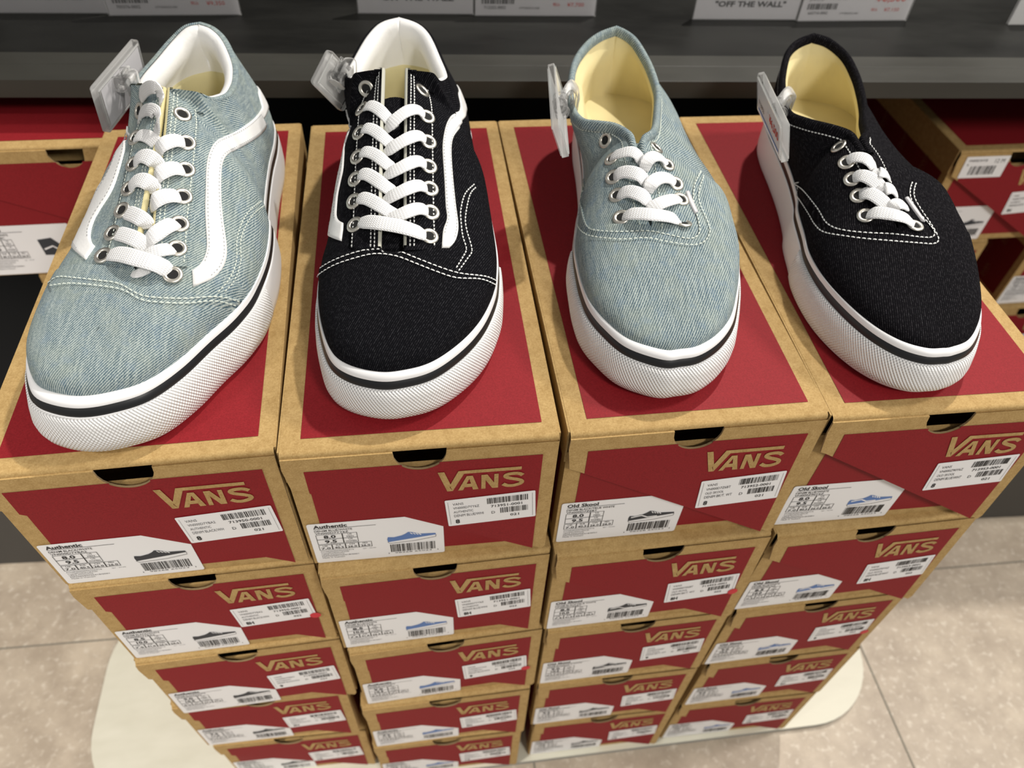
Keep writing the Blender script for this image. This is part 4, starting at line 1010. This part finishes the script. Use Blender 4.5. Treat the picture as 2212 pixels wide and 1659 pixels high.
D4 = dict(tongue=.147, side_y=(.100, .104), tag=([(1954, 428), (1972, 454), (1990, 478)], [(1960, 427), (1979, 453), (1997, 480)]),
  seam=([(1711, 394), (1736, 410), (1769, 452), (1783, 478), (1799, 491), (1826, 499), (1871, 504), (1931, 507), (1992, 514), (2013, 513), (2017, 502), (2000, 480), (1977, 455), (1964, 425), (1965, 405), (1971, 390)],
        [(1703, 401), (1727, 428), (1749, 462), (1762, 485), (1781, 502), (1826, 511), (1871, 517), (1931, 522), (1992, 527), (2013, 528), (2026, 520), (2012, 490), (1988, 455), (1973, 428), (1973, 408), (1979, 392)]),
  out=[(-2, 1)] * 3 + [(-3, 4)] * 2 + [(0, 5)] * 5 + [(5, 3)] * 3 + [(4, 0)] * 3,
  eyelets=[(1812, 317), (1829, 351), (1841, 387), (1855, 423), (1870, 466), (1976, 488)],
  laces=[([(1828, 352, -1), (1836, 343, 2), (1850, 339, 4), (1868, 342, 4.5), (1881, 353, 3), (1890, 371, -1)], .0082),
         ([(1840, 388, -1), (1850, 381, 2), (1864, 379, 4), (1884, 388, 4.5), (1898, 400, 3), (1905, 416, -1)], .0092),
         ([(1854, 424, -1), (1864, 418, 2), (1880, 418, 4), (1897, 427, 4.5), (1910, 438, 3), (1918, 452, 0)], .0092),
         ([(1921, 387, 0), (1914, 376, 3), (1904, 372, 4), (1895, 378, 3), (1890, 388, 0)], .0085),
         ([(1937, 422, 0), (1929, 410, 3), (1918, 406, 4), (1908, 412, 3), (1903, 422, 0)], .0090),
         ([(1960, 450, 0), (1950, 442, 3), (1938, 440, 4), (1928, 448, 2), (1920, 458, 0)], .0085),
         ([(1870, 467, -1.5), (1880, 461, 2.5), (1898, 459, 5), (1925, 463, 6), (1952, 469, 5), (1966, 478, 2.5), (1976, 490, -1.5)], .0092)])
S3 = low(3, LD3, THL, D3)
S4 = low(4, BD4, THW, D4)

# ------------------------------------------------------------------ clear tag holders clipped on the collars
def holder(sh, A, B, Cc, zt, hz, jaw, label, card):
    def ray(u_, v_): return RC.T @ np.array([(u_ - 1106) / FPX, (v_ - 829.5) / FPX, 1.0])
    def atz(u_, v_, z): d = ray(u_, v_); return CAM + (z + ZT - CAM[2]) / d[2] * d
    a = atz(*A, zt[0]); b = atz(*B, zt[1]); d = ray(*Cc); c = CAM + (b[1] - CAM[1]) / d[1] * d
    X = unit(b - a); w = np.linalg.norm(b - a); Yv = c - b; h = np.linalg.norm(Yv); Yv = unit(Yv - X * (Yv @ X)); N = np.cross(X, Yv)   # N points outward (away from shoe)
    if N[0] > 0: N = -N
    root = thing('tag_holder', label, 'price tag holder', tuple(a + Yv * h), 0, 'clear tag holders clipped to the sneakers')
    o = a + Yv * h
    F = lambda x, y, n: Vector(a + X * x + Yv * y + N * n - o)
    r = .003; P = rounded(0, w, 0, h, r, 3); n = len(P)
    mb = MB()
    def ring(off, inset): return [F(min(max(x, inset), w - inset), min(max(y, inset), h - inset), off) for x, y in P]
    L = [ring(-.0022, .0006), ring(-.0018, 0), ring(.0018, 0), ring(.0022, .0006)]
    for q in range(3):
        for i in range(n): j = (i + 1) % n; mb.add([L[q][i], L[q][j], L[q + 1][j], L[q + 1][i]], [(0, 1, 2, 3)], 0)
    mb.poly(L[0][::-1], 0); mb.poly(L[3], 0)
    # the recessed border ribs
    for (x0, x1, y0, y1) in ((.002, w - .002, .002, .0032), (.002, w - .002, h - .0032, h - .002), (.002, .0032, .0035, h - .0035), (w - .0032, w - .002, .0035, h - .0035)):
        for off in (-.0030, .0023):
            vs = [F(x, y, z) for z in (off, off + .0007) for x, y in ((x0, y0), (x1, y0), (x1, y1), (x0, y1))]
            mb.add(vs, [(0, 3, 2, 1), (4, 5, 6, 7), (0, 1, 5, 4), (1, 2, 6, 5), (2, 3, 7, 6), (3, 0, 4, 7)], 0)
    mb.obj('frame', [CLEAR], root, weld=1e-7)
    if card:
        mb = MB(); m = .0035; e = .0045
        q = [(e, m), (w - e, m), (w - e, h - m), (e, h - m)]
        mb.poly([F(x, y, -.0027) for x, y in q], 0); mb.poly([F(x, y, -.0031) for x, y in q][::-1], 0) if False else None
        if card == 'red':
            G = lambda x, y: F(w - .006 - x, h - m - .001 - y, .0031)
            mb = MB(); mb.poly([F(x, y, .0029) for x, y in q], 0); Gt = lambda x, y: F(e + x, m + (h - 2 * m) - y, .0031)
            put_text(mb, Gt, '¥6,500', (w - 2 * e) * .55, (w - 2 * e) * .95, .008, .016, 2, .02); put_text(mb, Gt, '713953', .004, .020, .006, .010, 1)
            put_rect(mb, Gt, .003, (w - 2 * e) - .003, .0015, .003, 3)
        mb.obj('price_card', [SIGNW, INK, REDINK, BLUEINK], root)
    # hinge barrel, spring ring and two jaws reaching over the collar
    J = np.array(sh.Rl @ np.array(jaw) + sh.O); C = a + X * w * .52 + Yv * h * .35; dirJ = unit(J - C); dist = np.linalg.norm(J - C)
    mb = MB()
    def tube(p, q, r0, r1, nseg=10, cap=True):
        p, q = Vector(p - o), Vector(q - o); dd = (q - p).normalized(); m_ = dd.to_track_quat('Z', 'Y').to_matrix()
        R = [[pp + m_ @ Vector((rr * math.cos(2 * math.pi * i / nseg), rr * math.sin(2 * math.pi * i / nseg), 0)) for i in range(nseg + 1)] for pp, rr in ((p, r0 * .8), (p + dd * r0 * .15, r0), (q - dd * r1 * .15, r1), (q, r1 * .8))]
        mb.grid(R, 0); mb.add(R[0][:nseg], [list(range(nseg))[::-1]], 0); mb.add(R[-1][:nseg], [list(range(nseg))], 0)
    base = C - N * .002
    tube(base, C + dirJ * .006, .0055, .0045, 14)
    ax = unit(np.cross(dirJ, np.array([0, 0, 1.]))); hub = C + dirJ * .009
    tube(hub - X * .006, hub + X * .006, .0048, .0048, 16)
    tube(hub - X * .0075, hub - X * .0062, .0060, .0060, 18); tube(hub + X * .0062, hub + X * .0075, .0060, .0060, 18)
    mb.obj('swivel', [CLEAR], root, weld=1e-7)
    def jawobj(side, lift):
        mbj = MB(); up = np.array([0, 0, 1.]); inn = unit(np.array([dirJ[0], dirJ[1], 0]))
        prof = [hub + up * .002 - inn * .001 + up * lift, hub + inn * (dist - .009) * .5 + up * (.006 + lift), J + inn * side * .0048 + up * .0070, J + inn * side * .0052 + up * .0015, J + inn * side * .0036 - up * .0085]
        prof = catmull(prof, 5); G = []
        for i, p in enumerate(prof):
            t = unit(np.array(prof[min(i + 1, len(prof) - 1)]) - np.array(prof[max(i - 1, 0)])); nn = unit(np.cross(X, t)); ww = .0055
            G.append([Vector(p + X * x * ww + nn * z * .0009 - o) for x, z in ((-1, -1), (-1, 1), (-.3, 1.15), (.3, 1.15), (1, 1), (1, -1), (.3, -.85), (-.3, -.85), (-1, -1))])
        mbj.grid(G, 0); mbj.add(G[0][:8], [list(range(8))[::-1]], 0); mbj.add(G[-1][:8], [list(range(8))], 0)
        mbj.obj('jaw', [CLEAR], root, weld=1e-7)
    jawobj(1, .0015); jawobj(-1, -.0015)
holder(S1, (291, 82), (199, 190), (229, 290), (.10, .10), .03, (-.037, .224, .095), 'clear tag holder clipped to the light blue striped sneaker', 'plain')
holder(S2, (710, 105), (673, 178), (706, 282), (.11, .095), .03, (-.044, .224, .095), 'clear tag holder clipped to the black striped sneaker', None)
holder(S3, (1189, 134), (1199, 273), (1223, 350), (.11, .10), .03, (-.053, .200, .079), 'clear tag holder clipped to the pale blue low sneaker', None)
holder(S4, (1643, 153), (1698, 269), (1695, 352), (.10, .10), .03, (-.050, .205, .080), 'clear tag holder with red price, clipped to the black low sneaker', 'red')
